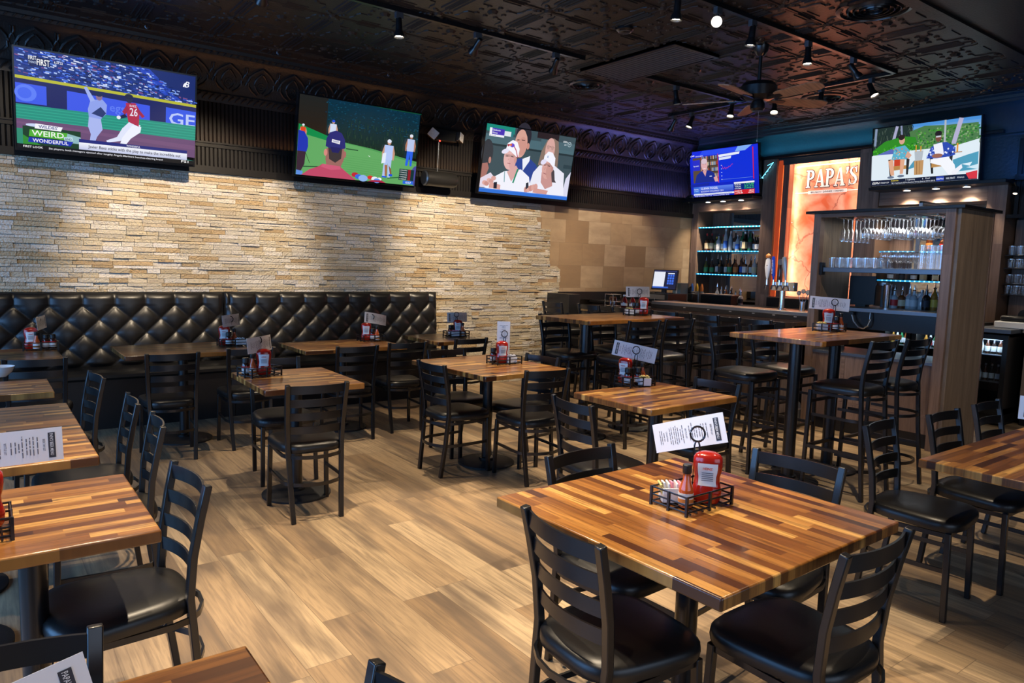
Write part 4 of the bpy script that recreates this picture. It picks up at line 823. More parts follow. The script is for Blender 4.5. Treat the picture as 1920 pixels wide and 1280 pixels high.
# sign bay
unit('sign_surround', 'walnut surround framing the glowing orange sign', 'frame', [
    ('side_panel', [(9.02, 9.2, 5.78, 5.87, 1.0, 3.07)], M_WOODZ),
    ('side_panel', [(8.96, FXK, 4.50, 4.77, 0.0, 3.07)], M_WOODZ),
    ('top_rail', [(9.02, 9.2, 4.77, 5.78, 3.035, 3.07)], M_WOODY),
    ('reveal', [(9.2, 9.22, 5.87, 5.94, 1.0, 3.07)], M_WOODZ),
    ('bottom_rail', [(8.98, 9.3, 4.77, 5.94, 1.02, 1.17)], M_WOODY)])
def marble_mat():
    m = bpy.data.materials.new('orange_marble'); m.use_nodes = True; nt = m.node_tree; N = nt.nodes; L = nt.links; b = N['Principled BSDF']
    tc = N.new('ShaderNodeTexCoord')
    n1 = N.new('ShaderNodeTexNoise'); n1.inputs['Scale'].default_value = 2.2; n1.inputs['Detail'].default_value = 6; n1.inputs['Distortion'].default_value = 1.2
    L.new(tc.outputs['Object'], n1.inputs['Vector'])
    cr = N.new('ShaderNodeValToRGB'); cr.color_ramp.elements[0].color = (0.72, 0.13, 0.045, 1); cr.color_ramp.elements[1].color = (0.95, 0.46, 0.30, 1); cr.color_ramp.elements[0].position = 0.35; cr.color_ramp.elements[1].position = 0.68; L.new(n1.outputs['Fac'], cr.inputs[0])
    v = N.new('ShaderNodeTexVoronoi'); v.feature = 'DISTANCE_TO_EDGE'; v.inputs['Scale'].default_value = 1.1
    mp = N.new('ShaderNodeMixRGB'); mp.blend_type = 'ADD'; mp.inputs[0].default_value = 0.35; L.new(tc.outputs['Object'], mp.inputs[1]); L.new(n1.outputs['Color'], mp.inputs[2]); L.new(mp.outputs[0], v.inputs['Vector'])
    lt = N.new('ShaderNodeMapRange'); lt.inputs['From Max'].default_value = 0.012; lt.inputs['To Min'].default_value = 0.75; lt.inputs['To Max'].default_value = 0; L.new(v.outputs['Distance'], lt.inputs['Value'])
    mx = N.new('ShaderNodeMix'); mx.data_type = 'RGBA'; L.new(lt.outputs[0], mx.inputs['Factor']); L.new(cr.outputs[0], mx.inputs['A']); mx.inputs['B'].default_value = (0.22, 0.04, 0.02, 1)
    L.new(mx.outputs['Result'], b.inputs['Base Color']); L.new(mx.outputs['Result'], b.inputs['Emission Color']); b.inputs['Emission Strength'].default_value = 0.5; b.inputs['Roughness'].default_value = 0.35
    return m
M_MARBLE = marble_mat()
M_SIGNW = mat('sign_white', (0.85, 0.82, 0.78), 0.5, emit=(1, 0.95, 0.88), es=0.35)
sg = thing('bar_sign', "backlit orange marble sign lettered PAPA'S brunch dinner drinks", 'sign', (9.13, 5.275, 0))
# local: x = -y world ... drawn directly in world-like coordinates (y to the left, z up), offset from the thing
mb = MB(); mb.box(0.0, 0.012, -0.505, 0.505, 1.18, 3.03); mb.build('marble_panel', M_MARBLE, sg, smooth=0)
def on_sign(poly, x0=-0.006, x1=-0.001, mbx=None): mbx._add(*slab(poly, x0, x1))
def slab(poly, x0, x1):
    n = len(poly); vs = [(x0, -u, v) for u, v in poly]+[(x1, -u, v) for u, v in poly]
    return vs, [tuple(range(n))[::-1], tuple(range(n, 2*n))]+[(i, (i+1) % n, n+(i+1) % n, n+i) for i in range(n)]
def slab_quads(mbx, polys, x0, x1):
    for p in polys: mbx._add(*slab(p, x0, x1))
def serif(ch, u, v, w, h):
    """slab serif capitals as a few convex pieces; returns polygons (u right, v up)"""
    s = 0.22*w; f = 0.055*h; q = lambda pts: [(u+a*w, v+b*h) for a, b in pts]; P = []
    if ch == 'P':
        P.append(q([(0.12, 0), (0.36, 0), (0.36, 1), (0.12, 1)])); P.append(q([(0, 0), (0.5, 0), (0.5, .07), (0, .07)])); P.append(q([(0, .93), (0.36, .93), (0.36, 1), (0, 1)]))
        n = 10; out = [(0.36+0.58*math.sin(PI*i/n)**0.9*1.0 if 0 < i < n else 0.36, 1-0.54*i/n) for i in range(n+1)]
        oc = [(0.42+0.50*math.cos(-PI/2+PI*i/n)**0.8, 0.73+0.27*math.sin(-PI/2+PI*i/n)) for i in range(n+1)]; ic = [(0.42+0.24*math.cos(-PI/2+PI*i/n)**0.8, 0.73+0.18*math.sin(-PI/2+PI*i/n)) for i in range(n+1)]
        for i in range(n): P.append(q([oc[i], oc[i+1], ic[i+1], ic[i]]))
        P.append(q([(0.36, .93), (0.42, .91), (0.42, 1), (0.36, 1)])); P.append(q([(0.36, .46), (0.42, .46), (0.42, .55), (0.36, .55)]))
    if ch == 'A':
        P.append(q([(.06, .05), (.17, .05), (.53, .97), (.44, 1)])); P.append(q([(.44, 1), (.60, 1), (.95, .05), (.69, .05)])); P.append(q([(.24, .28), (.74, .28), (.72, .36), (.27, .36)]))
        P.append(q([(-.02, 0), (.32, 0), (.32, .07), (-.02, .07)])); P.append(q([(.58, 0), (1.04, 0), (1.04, .07), (.58, .07)]))
    if ch == 'S':
        path = [(.82, .76), (.78, .88), (.62, .95), (.42, .95), (.25, .87), (.22, .74), (.32, .63), (.55, .52), (.76, .41), (.83, .27), (.75, .12), (.55, .05), (.35, .05), (.18, .14), (.12, .28)]
        wd = [.07, .06, .06, .07, .12, .15, .16, .17, .17, .15, .12, .07, .06, .06, .07]; pr = []
        for i, (a, b) in enumerate(path):
            a0, b0 = path[max(0, i-1)]; a1, b1 = path[min(len(path)-1, i+1)]; dx, dy = (a1-a0)*w, (b1-b0)*h; l = math.hypot(dx, dy); nx, ny = -dy/l*wd[i]*w*.75, dx/l*wd[i]*w*.75
            pr.append(((u+a*w+nx, v+b*h+ny), (u+a*w-nx, v+b*h-ny)))
        for a, b in zip(pr, pr[1:]): P.append([a[0], b[0], b[1], a[1]])
        P.append(q([(.80, .68), (.87, .68), (.87, 1.0), (.80, 1.0)])); P.append(q([(.07, 0), (.14, 0), (.14, .32), (.07, .32)]))
    if ch == "'":
        P.append(q([(.2, .80), (.75, .80), (.75, 1.0), (.2, 1.0)])); P.append(q([(.45, .8), (.75, .8), (.35, .62), (.2, .64)]))
    return P
mbO = MB(); mbW = MB(); u = -0.31; zb = 2.66; H = 0.235
for ch, w, adv in (('P', .125, .128), ('A', .14, .146), ('P', .125, .128), ('A', .14, .146), ("'", .05, .045), ('S', .12, .12)):
    for sh in serif(ch, u, zb, w, H):
        cx = sum(p[0] for p in sh)/len(sh); cy = sum(p[1] for p in sh)/len(sh)
        big = [(p[0]+math.copysign(.008, p[0]-cx), p[1]+math.copysign(.008, p[1]-cy)) for p in sh]
        mbO._add(*slab(big, -0.004, -0.0005)); mbW._add(*slab(sh, -0.008, -0.004))
    u += adv
mbO.build('letter_outline', M_INK, sg, smooth=0); mbW.build('lettering', M_SIGNW, sg, smooth=0)
mb = MB()
for z0, z1, a, b in ((2.945, 2.96, -.46, .505), (2.59, 2.603, -.46, .505)): mb.box(-0.006, -0.001, -b, -a, z0, z1)
mb.box(-0.007, -0.001, -0.27, 0.27, 2.575, 2.618); mb.build('rule_line', M_SIGNW, sg, smooth=0)
def text_world(mbx, body, org, ux, uy, h, width=None, bold=True, align='c'):
    vs, fs, x0, x1 = text_geo(body, bold); sc = h/0.7; sx = width/(x1-x0) if width else sc; off = {'l': -x0, 'c': -(x0+x1)/2, 'r': -x1}[align]
    o = Vector(org); ux = Vector(ux); uy = Vector(uy); mbx._add([o+ux*((x+off)*sx)+uy*(y*sc) for x, y in vs], fs)
mb = MB(); text_world(mb, 'BRUNCH • DINNER • DRINKS', (-0.0085, 0, 2.586), (0, -1, 0), (0, 0, 1), 0.022, width=0.46); mb.build('small_lettering', M_INK, sg, smooth=0)
mb = MB()
for y, z in ((0.48, 3.0), (0.0, 3.0), (-0.48, 3.0), (0.48, 2.2)): mb.lathe([(0, 0), (0.009, 0.0), (0.009, 0.012), (0, 0.012)], 10, M=Matrix.Translation((0.0, y, z)) @ Matrix.Rotation(-PI/2, 4, 'Y'))
mb.build('standoff_screw', M_STEEL, sg)
ORG = (1.0, 0.36, 0.16)
strip_led('sign_led_left', (9.03, 5.77, 2.1), (0.5, -1, 0), (0, 0, 1), 1.75, .03, (1.0, 0.62, 0.42), 8)
strip_led('sign_led_top', (9.03, 5.27, 3.025), (0.4, 0, -1), (0, 1, 0), 0.95, .03, (1.0, 0.62, 0.42), 5.5)
strip_led('sign_led_right', (9.03, 4.785, 2.2), (0.5, 1, 0), (0, 0, 1), 1.6, .03, (1.0, 0.62, 0.42), 3)
strip_led('sign_led_bottom', (9.03, 5.27, 1.19), (0.4, 0, 1), (0, 1, 0), 0.95, .03, (1.0, 0.62, 0.42), 2)
strip_led('reveal_led', (9.16, 5.905, 2.05), (-1, 0.2, 0), (0, 0, 1), 1.9, .03, (1.0, 0.22, 0.05), 7)
mb = MB(); mb.box(9.0, 9.02, 5.872, 5.936, 1.05, 3.05); tag(mb.build('lit_reveal', mat('orange_lit_reveal', (0.45, 0.08, 0.025), 0.4, emit=(0.9, 0.10, 0.02), es=0.35), bevel=0.003), 'upright reveal left of the sign frame, orange light put into its colour', 'light strip')  # orange light falling on the reveal, put into its colour and emission
# right bay
unit('back_bar_cabinet', 'dark walnut back bar bay under the beach television, mostly hidden by the divider', 'bar shelving', [
    ('side_panel', [(8.98, FXK, 3.12, 3.31, 0.0, 2.54)], M_WOODZ),
    ('lintel', [(8.98, FXK, 3.31, 4.499, 2.36, 2.44), (8.98, 9.3, 3.31, 4.499, 2.44, 2.52)], M_WOODY),
    ('inner_frame', [(9.33, 9.39, 4.25, 4.499, 1.02, 2.36)], M_WOODZ),
    ('mirror', [(9.385, 9.395, 3.31, 4.25, 1.02, 2.36)], M_MIRROR),
    ('top_ledge', [(8.70, 9.3, 3.05, 4.50, 2.52, 2.555)], M_BLACK)])
for nm, ys, zc, tx in (('bay', (7.0, 6.73, 6.42), 2.528, 'left bar bay'), ('bay', (4.12, 3.80, 3.48), 2.517, 'right bar bay')):
    for i, y in enumerate(ys):
        t = thing('downlight', '%s small round recessed downlight under the ledge of the %s' % (('left', 'middle', 'right')[i], tx), 'ceiling light', (8.86, y, zc), 0, 'puck lights under the bar ledges')
        mb = MB(); mb.lathe([(0.046, 0.002), (0.046, -0.008), (0.036, -0.008), (0.036, 0.002)], 20); mb.build('trim_ring', M_STEEL, t)
        mb = MB(); mb.lathe([(0.0, -0.006), (0.036, -0.006)], 20); mb.build('lens', M_LAMP, t)
        spot('puck_light', (8.86, y, zc-0.02), (9.05, y, 1.2), 40, 100, 0.6, (1.0, 0.82, 0.62))
# blue LED wash on top of the joinery
strip_led('blue_wash', (8.88, 5.6, 3.13), (0.3, 0, 1), (0, 1, 0), 3.2, .03, (0.03, 0.45, 0.8), 4)
strip_led('blue_wash', (8.74, 2.4, 2.64), (0.8, 0, 1), (0, 1, 0), 1.3, .03, (0.02, 0.22, 1.0), 7)
strip_led('blue_wash', (7.9, 7.28, 2.63), (0, 0.5, 1), (1, 0, 0), 1.9, .03, (0.14, 0.2, 1.0), 14)
strip_led('amber_wash', (4.8, 7.345, 2.615), (0, 0.25, 1), (1, 0, 0), 8.2, .02, (1.0, 0.42, 0.14), 8)
mb = MB(); mb.tube([(8.9, 6.05, 2.98), (8.93, 5.98, 3.02), (8.93, 6.20, 2.76)], 0.003, 6)
for k in range(5): mb.box(8.92, 8.93, 6.02+0.035*k, 6.03+0.035*k, 2.95-.045*k, 2.96-.045*k)
tag(mb.build('led_string', M_LEDB), 'short string of blue LEDs beside the news television', 'light strip')

# back counter with coolers
bc = unit('back_counter', 'black back counter under the bottle shelves and sign', 'counter', [
    ('countertop', [(8.28, 8.955, 3.12, 7.38, 1.0, 1.03)], M_BLACK),
    ('splash', [(8.90, 8.975, 4.5, 5.93, 1.03, 1.16)], M_BLACK),
    ('carcass', [(8.36, 8.95, 4.05, 7.38, 0.0, 1.0)], M_BLACKP)])
def bottle_parts(t, kind, glass, label, cap, h=0.29, r=0.036):
    mb = MB()
    pr = {'liquor': [(r*.95, 0), (r, .01), (r, h*.55), (r*.85, h*.63), (r*.36, h*.72), (r*.33, h*.93), (0, h*.93)],
          'square': [(r*.95, 0), (r*1.05, .01), (r*1.05, h*.58), (r*.9, h*.64), (r*.4, h*.67), (r*.36, h*.93), (0, h*.93)],
          'tall': [(r*.8, 0), (r*.85, .01), (r*.85, h*.60), (r*.6, h*.72), (r*.33, h*.8), (r*.3, h*.95), (0, h*.95)],
          'beer': [(r*.8, 0), (r*.85, .01), (r*.85, h*.5), (r*.36, h*.72), (r*.3, h*.95), (0, h*.95)]}[kind]
    mb.lathe(pr, 4 if kind == 'square' else 12); mb.build('glass', glass, t, smooth=40)
    if label:
        mb = MB(); n = 12; rr = r*1.03 if kind != 'tall' else r*.88
        if kind == 'square': mb.lathe([(r*1.07, h*.14), (r*1.07, h*.50)], 4)
        else: mb.lathe([(rr, h*.14), (rr, h*.46)], n)
        mb.build('label', label, t)
    mb = MB()
    if cap == 'pourer': mb.lathe([(r*.38, h*.92), (r*.42, h*.97), (r*.18, h*.99), (r*.14, h*1.1), (r*.08, h*1.2), (0, h*1.2)], 8); mb.build('pourer', M_CHROME, t)
    else: mb.lathe([(r*.36, h*.9), (r*.4, h*.91), (r*.4, h*1.02), (0, h*1.02)], 10); mb.build('cap', cap, t)
GC = {'clear': mat('pale_bottle_glass', (0.42, 0.45, 0.47), 0.08, coat=0.5), 'amber': mat('amber_bottle_glass', (0.16, 0.045, 0.01), 0.08, coat=0.5), 'green': mat('green_bottle_glass', (0.015, 0.12, 0.04), 0.08, coat=0.5),
      'dark': mat('dark_bottle_glass', (0.02, 0.012, 0.01), 0.08, coat=0.5), 'brown': mat('brown_bottle_glass', (0.07, 0.02, 0.008), 0.08, coat=0.5), 'olive': mat('olive_bottle_glass', (0.10, 0.11, 0.02), 0.08, coat=0.5), 'gold': mat('golden_bottle_glass', (0.35, 0.15, 0.02), 0.1, coat=0.5)}
LC = {'white': M_LABELW, 'cream': mat('cream_label', (0.6, 0.5, 0.32), 0.5), 'blue': mat('blue_label', (0.03, 0.12, 0.5), 0.5), 'black': M_INK, 'green': mat('green_label', (0.05, 0.3, 0.12), 0.5), 'red': M_REDINK, 'yellow': mat('yellow_label', (0.65, 0.4, 0.05), 0.5), 'orange': mat('orange_label', (0.6, 0.2, 0.04), 0.5), None: None}
CC = {'red': M_REDP, 'black': M_BLACKP, 'silver': M_STEEL, 'white': M_CERAM, 'gold': mat('gold_cap', (0.6, 0.35, 0.08), 0.3, metal=0.8), 'pourer': 'pourer', 'yellow': LC['yellow'], 'green': LC['green']}
NTH = ['first', 'second', 'third', 'fourth', 'fifth', 'sixth', 'seventh', 'eighth', 'ninth', 'tenth', 'eleventh', 'twelfth', 'thirteenth', 'fourteenth', 'fifteenth', 'sixteenth', 'seventeenth', 'eighteenth']
def bottles(items, y0, y1, x, z, where, group, hs=1.0):
    n = len(items)
    for i, (kind, g, l, c, h) in enumerate(items):
        y = y0+(y1-y0)*(i+.5)/n
        cl = 'pour spout' if c == 'pourer' else c+' cap'
        t = thing('bottle', '%s glass bottle, %s %s, %s from left %s' % (g, (l+' label,') if l else 'no label,', cl, NTH[i], where), 'bottle', (x+((i*37) % 5-2)*0.014, y, z), i*0.7, group)
        bottle_parts(t, kind, GC[g], LC[l], CC[c], h*hs)
S1 = [('liquor', 'brown', 'cream', 'red', .27), ('liquor', 'brown', 'cream', 'red', .27), ('liquor', 'olive', 'cream', 'yellow', .22), ('liquor', 'clear', 'white', 'black', .26), ('liquor', 'gold', 'white', 'red', .25), ('tall', 'clear', 'blue', 'white', .34), ('tall', 'clear', None, 'silver', .30),
      ('liquor', 'brown', 'white', 'silver', .31), ('tall', 'clear', 'blue', 'silver', .24), ('liquor', 'green', 'white', 'silver', .33), ('square', 'dark', 'cream', 'silver', .28), ('liquor', 'green', 'black', 'black', .30), ('liquor', 'brown', 'white', 'gold', .24), ('liquor', 'dark', 'white', 'gold', .23), ('liquor', 'dark', 'white', 'red', .27)]
bottles(S1, 7.22, 6.19, 9.15, 1.805, 'on the middle blue shelf', 'bottles on the middle lit shelf', 0.98)
S2 = [('liquor', 'olive', 'green', 'pourer', .22), ('liquor', 'brown', 'green', 'pourer', .22), ('liquor', 'dark', 'white', 'pourer', .26), ('square', 'dark', 'black', 'pourer', .24), ('liquor', 'amber', 'white', 'pourer', .25), ('liquor', 'amber', 'green', 'pourer', .25), ('liquor', 'amber', 'orange', 'pourer', .25), ('tall', 'brown', 'blue', 'pourer', .27),
      ('square', 'brown', 'white', 'pourer', .25), ('square', 'amber', 'white', 'pourer', .24), ('liquor', 'clear', 'cream', 'pourer', .26), ('liquor', 'gold', 'yellow', 'black', .26)]
bottles(S2, 7.22, 6.18, 9.15, 1.456, 'on the lowest blue shelf', 'bottles on the lowest lit shelf', 0.98)
S3 = [('tall', 'clear', 'white', 'pourer', .26), ('liquor', 'clear', 'blue', 'pourer', .22), ('liquor', 'dark', 'white', 'pourer', .22), ('liquor', 'amber', 'white', 'pourer', .24), ('liquor', 'clear', 'white', 'pourer', .22), ('liquor', 'dark', 'black', 'pourer', .25), ('liquor', 'clear', 'red', 'pourer', .2), ('liquor', 'brown', 'white', 'pourer', .22), ('liquor', 'clear', 'black', 'pourer', .2)]
bottles(S3, 6.64, 6.19, 8.72, 1.03, 'behind the black well box', 'well bottles on the back counter', 0.95)
S4 = [('square', 'brown', 'white', 'black', .2), ('liquor', 'dark', 'black', 'black', .2), ('liquor', 'brown', 'white', 'black', .2), ('square', 'clear', 'cream', 'black', .2), ('square', 'amber', 'cream', 'black', .2), ('square', 'amber', 'green', 'black', .2), ('square', 'amber', 'cream', 'gold', .2), ('square', 'gold', 'orange', 'gold', .2)]
bottles(S4, 4.42, 3.40, 9.15, 1.456, 'behind the glass rack', 'bottles on the right bay shelf', 0.7)
S5 = [('liquor', 'clear', 'red', 'pourer', .2), ('liquor', 'amber', 'cream', 'pourer', .2), ('liquor', 'clear', 'white', 'pourer', .22), ('liquor', 'clear', 'white', 'pourer', .21), ('tall', 'clear', None, 'silver', .2), ('liquor', 'dark', 'black', 'pourer', .22), ('tall', 'gold', 'yellow', 'pourer', .24), ('liquor', 'clear', 'white', 'gold', .2), ('liquor', 'clear', 'white', 'silver', .2), ('tall', 'clear', None, 'silver', .18), ('liquor', 'clear', 'black', 'silver', .19)]
bottles(S5, 3.36, 2.72, 7.12, 1.20, 'on the ledge inside the divider', 'bottles standing inside the divider', 0.9)
S6 = [('liquor', 'brown', 'orange', 'gold', .22), ('liquor', 'brown', 'red', 'gold', .2), ('liquor', 'green', None, 'black', .26), ('square', 'clear', 'blue', 'silver', .2)]
bottles(S6, 4.0, 3.45, 9.15, 1.805, 'behind the hanging glasses', 'bottles on the upper right bay shelf', 1.0)
# coolers under the back counter
def cooler(y0, y1, label, z0=0.12, z1=0.985, x=8.36, depth=0.55):
    t = thing('bottle_cooler', label, 'refrigerator', (0, 0, 0))
    unit_parts = [('cabinet', [(x+.03, x+depth, y0, y1, z1-.02, z1), (x+.03, x+depth, y0, y1, z0-.1, z0+.06), (x+.03, x+depth, y0, y0+.02, z0, z1), (x+.03, x+depth, y1-.02, y1, z0, z1), (x+depth-.02, x+depth, y0, y1, z0, z1)], M_BLACKP),
                  ('door_frame', [(x, x+.03, y0, y0+.045, z0, z1), (x, x+.03, y1-.045, y1, z0, z1), (x, x+.03, y0+.045, y1-.045, z0, z0+.06), (x, x+.03, y0+.045, y1-.045, z1-.05, z1)], M_BLACKP),
                  ('door_glass', [(x+.012, x+.016, y0+.045, y1-.045, z0+.06, z1-.05)], M_GLASSD),
                  ('interior_light', [(x+.05, x+.09, y0+.03, y1-.03, z1-.06, z1-.03)], M_WHITELED),
                  ('rack', [(x+.05, x+depth-.03, y0+.03, y1-.03, z0+.32, z0+.328), (x+.05, x+depth-.03, y0+.03, y1-.03, z0+.60, z0+.608)], M_STEEL)]
    for nm, bx, mt in unit_parts:
        mb = MB(); [mb.box(*b) for b in bx]; mb.build(nm, mt, t)
    area('cooler_light', (x+.12, (y0+y1)/2, z1-.07), (0, 0, 0), .15, (y1-y0)*.7, (0.75, 0.88, 1.0), 2.2)
    return t
cooler(3.72, 4.04, 'glass door bottle cooler seen through the divider opening, left')
cooler(3.33, 3.70, 'glass door bottle cooler seen through the divider opening, right')
cooler(2.76, 3.10, 'tall glass door cooler right of the wooden divider with blue light', x=8.34, z1=0.94)
for cn, (ya, yb), cx, wh in (('a', (3.76, 4.0), 8.52, 'left cooler behind the divider'), ('b', (3.40, 3.64), 8.52, 'right cooler behind the divider')):
    for i in range(5):
        g = ('gold', 'clear', 'green', 'amber', 'clear')[i]; l = ('yellow', 'red', 'white', 'white', 'blue')[i]
        t = thing('beer_bottle', '%s beer bottle, %s label, %s in the %s' % (g, l, NTH[i], wh), 'bottle', (cx, yb-(yb-ya)*(i+.5)/5, 0.728), 0, 'beers in the under counter coolers'); bottle_parts(t, 'beer', GC[g], LC[l], CC['silver'], .17, .026)
for j, z in enumerate((0.728, 0.448)):
    for i in range(5):
        g = ('clear', 'brown', 'dark', 'brown', 'clear')[i]
        t = thing('beer_bottle', '%s glass beer bottle, %s on the %s rack of the tall cooler' % (g, NTH[i], ('upper', 'lower')[j]), 'bottle', (8.50, 3.05-i*.058, z), 0, 'beers in the tall cooler'); bottle_parts(t, 'beer', GC[g], LC['white'], CC['silver'], .17, .025)
# wood end cabinet at far right with counter and register clutter
unit('end_cabinet', 'light walnut end cabinet at the right edge beyond the divider', 'cabinet', [('side_panel', [(8.62, 9.28, 1.2, 2.70, 0.10, 0.965)], M_WOODZX), ('kick_plate', [(8.64, 9.28, 1.2, 2.69, 0.0, 0.10)], M_BLACK), ('worktop', [(8.58, 9.29, 1.18, 2.72, 0.965, 1.0)], mat('grey_stone_top', (0.2, 0.19, 0.17), 0.4))])
unit('worktop', 'blue grey steel edged counter above the tall right cooler', 'counter', [('slab', [(8.30, 9.28, 2.73, 3.11, 0.96, 1.0)], M_STEELD), ('under_panel', [(8.92, 9.28, 2.74, 3.10, 0, .96)], M_BLACKP)])
t = thing('receipt_printer', 'black and white receipt printer on the counter at the right edge', 'printer', (8.7, 2.82, 1.0), 0)
mb = MB(); mb.box(-.14, .14, -.16, .16, 0, .07); mb.build('base', M_CERAM, t, bevel=.01); mb = MB(); mb.box(-.12, .12, -.13, .12, .07, .13); mb.build('housing', M_BLACKP, t, bevel=.02); mb = MB(); mb.lathe([(0, -.05), (.06, -.05), (.06, .05), (0, .05)], 20, M=Matrix.Translation((0, -.08, .14)) @ Matrix.Rotation(PI/2, 4, 'Y')); mb.build('paper_roll_cover', M_BLACKP, t)
unit('glass_wall_panel', 'dark walnut wall panel behind the tumbler shelves at right', 'panel', [('board', [(9.26, 9.29, 1.2, 3.10, 1.0, 2.16)], M_WOODZ)])
# glasses
def tumbler_parts(t, r=.036, h=.095):
    mb = MB(); mb.lathe([(0, .004), (r*.82, .004), (r*.86, 0), (r, h), (r*.95, h), (r*.8, .012), (0, .012)], 14); mb.build('bowl', M_GLASS, t, smooth=40)
    mb = MB(); mb.lathe([(r*.955, h-.002), (r*1.01, h-.002), (r*1.01, h+.002), (r*.955, h+.002)], 14); mb.build('rim', M_CHROME, t)
tum = None
for j, z in enumerate((1.77, 1.63, 1.46, 1.34)):
    unit('glass_shelf', '%s thin dark glass shelf at right holding tumblers' % ('top', 'second', 'third', 'lowest')[j], 'shelf', [('board', [(9.02, 9.25, 1.9, 3.10, z-.008, z)], M_BLACK)])
    for i in range(8):
        for k in range(2):
            lab = 'clear tumbler, %s from left, %s row on the %s dark shelf at the right edge' % (NTH[i], ('front', 'back')[k], ('top', 'second', 'third', 'lowest')[j])
            p = (9.07+k*.09, 3.05-i*.082-(.03 if k else 0), z)
            if tum is None: tum = thing('tumbler', lab, 'glass', p, 0, 'tumblers on the right hand shelves'); tumbler_parts(tum)
            else: dup(tum, p, 0, lab)

# ------------------------------------------------------------------ the bar
bar = unit('bar_counter', 'long dark bar counter with reclaimed wood front, stools along it', 'bar', [
    ('front_boards', [(6.42, 6.46, 3.97, 6.92, 0.10, 0.985)], M_SLAT),
    ('kick_plate', [(6.45, 6.49, 3.97, 6.92, 0.0, 0.10)], M_BLACK),
    ('countertop', [(6.30, 6.78, 3.97, 6.92, 0.985, 1.025)], mat('polished_dark_bartop', (0.045, 0.022, 0.014), 0.08, coat=0.8, coat_r=0.03)),
    ('front_rail', [(6.285, 6.30, 3.97, 6.92, 0.98, 1.03)], M_BLACK),
    ('raised_ledge', [(6.80, 7.12, 3.97, 6.15, 1.07, 1.11)], M_WOODY),
    ('ledge_riser', [(6.78, 6.82, 3.97, 6.15, 1.025, 1.075), (6.78, 7.1, 3.97, 6.6, 0.0, 1.02)], M_BLACK),
    ('steel_edge', [(6.785, 6.80, 3.97, 6.15, 1.072, 1.108)], M_STEELD)])
for y in (4.15, 4.40, 4.65, 4.95, 5.25, 5.6):
    mb = MB(); mb.box(6.775, 6.785, y, y+.03, 1.055, 1.065); mb.build('hook', M_STEEL, bar)
unit('return_counter', 'black counter return along the tile wall carrying the register', 'counter', [('top', [(6.80, 8.27, 6.62, 7.30, 1.03, 1.06)], M_BLACK), ('back_board', [(6.1, 6.29, 6.93, 7.37, 0.0, 1.155), (6.29, 8.27, 7.30, 7.38, 1.06, 1.17)], M_BLACK), ('body', [(7.11, 8.27, 6.66, 7.37, 0, 1.03)], M_BLACKP)])
t = thing('cash_drawer', 'black cash drawer with pale metal front under the register screen', 'cash drawer', (7.7, 6.75, 1.06), 0)
mb = MB(); mb.box(-.2, .2, -.24, .24, 0, .115); mb.build('box', M_BLACKP, t, bevel=.006); mb = MB(); mb.box(-.206, -.2, -.19, .12, .035, .10); mb.build('drawer_front', mat('pale_metal_front', (.3, .26, .2), .4, metal=.5), t); mb = MB(); mb.tube([(-.21, -.02, .05), (-.22, -.02, .03), (-.212, -.03, .01)], .004, 6); mb.build('key', M_STEEL, t)
t = thing('register_screen', 'touch screen register with white order list and blue keypad', 'computer', (7.66, 6.72, 1.175), rot=(0, 0, R(-78)))
mb = MB(); mb.box(-.10, .10, -.08, .08, 0, .012); mb.box(-.03, .03, -.02, .02, .012, .07); mb.build('stand', M_BLACKP, t)
Mt = Matrix.Translation((0, 0, .19)) @ Matrix.Rotation(R(78), 4, 'X')
mb = MB(); mb.box(-.19, .19, -.14, .14, -.03, 0, M=Mt); mb.build('housing', M_BLACKP, t, bevel=.004)
P = Painter(.36, .26); P.rect(0, 0, 1, 1, '161c3c'); P.rect(.02, .02, .98, .07, '2c3468'); P.rect(.02, .08, .50, .88, 'e4e8f4'); P.rect(.02, .88, .7, .96, '2a5cc8')
for a in range(3):
    for b in range(4): P.rect(.62+.10*a, .22+.14*b, .70+.10*a, .33+.14*b, '3a6ae0')
P.rect(.62, .14, .9, .19, 'd8dcec')
sm = P.mb; sm.v = [tuple(Mt @ Vector((x, y, z+.001))) for x, y, z in sm.v]; sm.build('screen', M_TV, t, smooth=0)
t = thing('card_reader', 'dark card terminal lying right of the register', 'card reader', (7.62, 6.42, 1.06), .3); mb = MB(); mb.box(-.05, .05, -.09, .09, 0, .03); mb.build('body', M_BLACKP, t, bevel=.006); mb = MB(); mb.box(-.035, .035, -.01, .08, .03, .032); mb.build('screen', M_STEELD, t)
t = thing('paper_box', 'pale blue grey box behind the register', 'box', (8.0, 6.72, 1.06)); mb = MB(); mb.box(-.08, .08, -.07, .07, 0, .26); mb.build('carton', mat('blue_grey_card', (.13, .2, .24), .6), t); mb = MB(); mb.box(-.081, -.079, -.01, .01, 0, .26); mb.build('tape', M_LABELW, t)
t = thing('coffee_machine', 'small black machine with curved arm beside the register', 'appliance', (8.2, 6.72, 1.06)); mb = MB(); mb.box(-.05, .07, -.1, .02, 0, .12); mb.build('body', M_BLACKP, t, bevel=.02); mb = MB(); mb.tube([(0, .02, .12), (-.03, -.03, .2), (-.1, -.1, .2), (-.13, -.12, .13)], .022, 8); mb.build('arm', M_BLACKP, t)
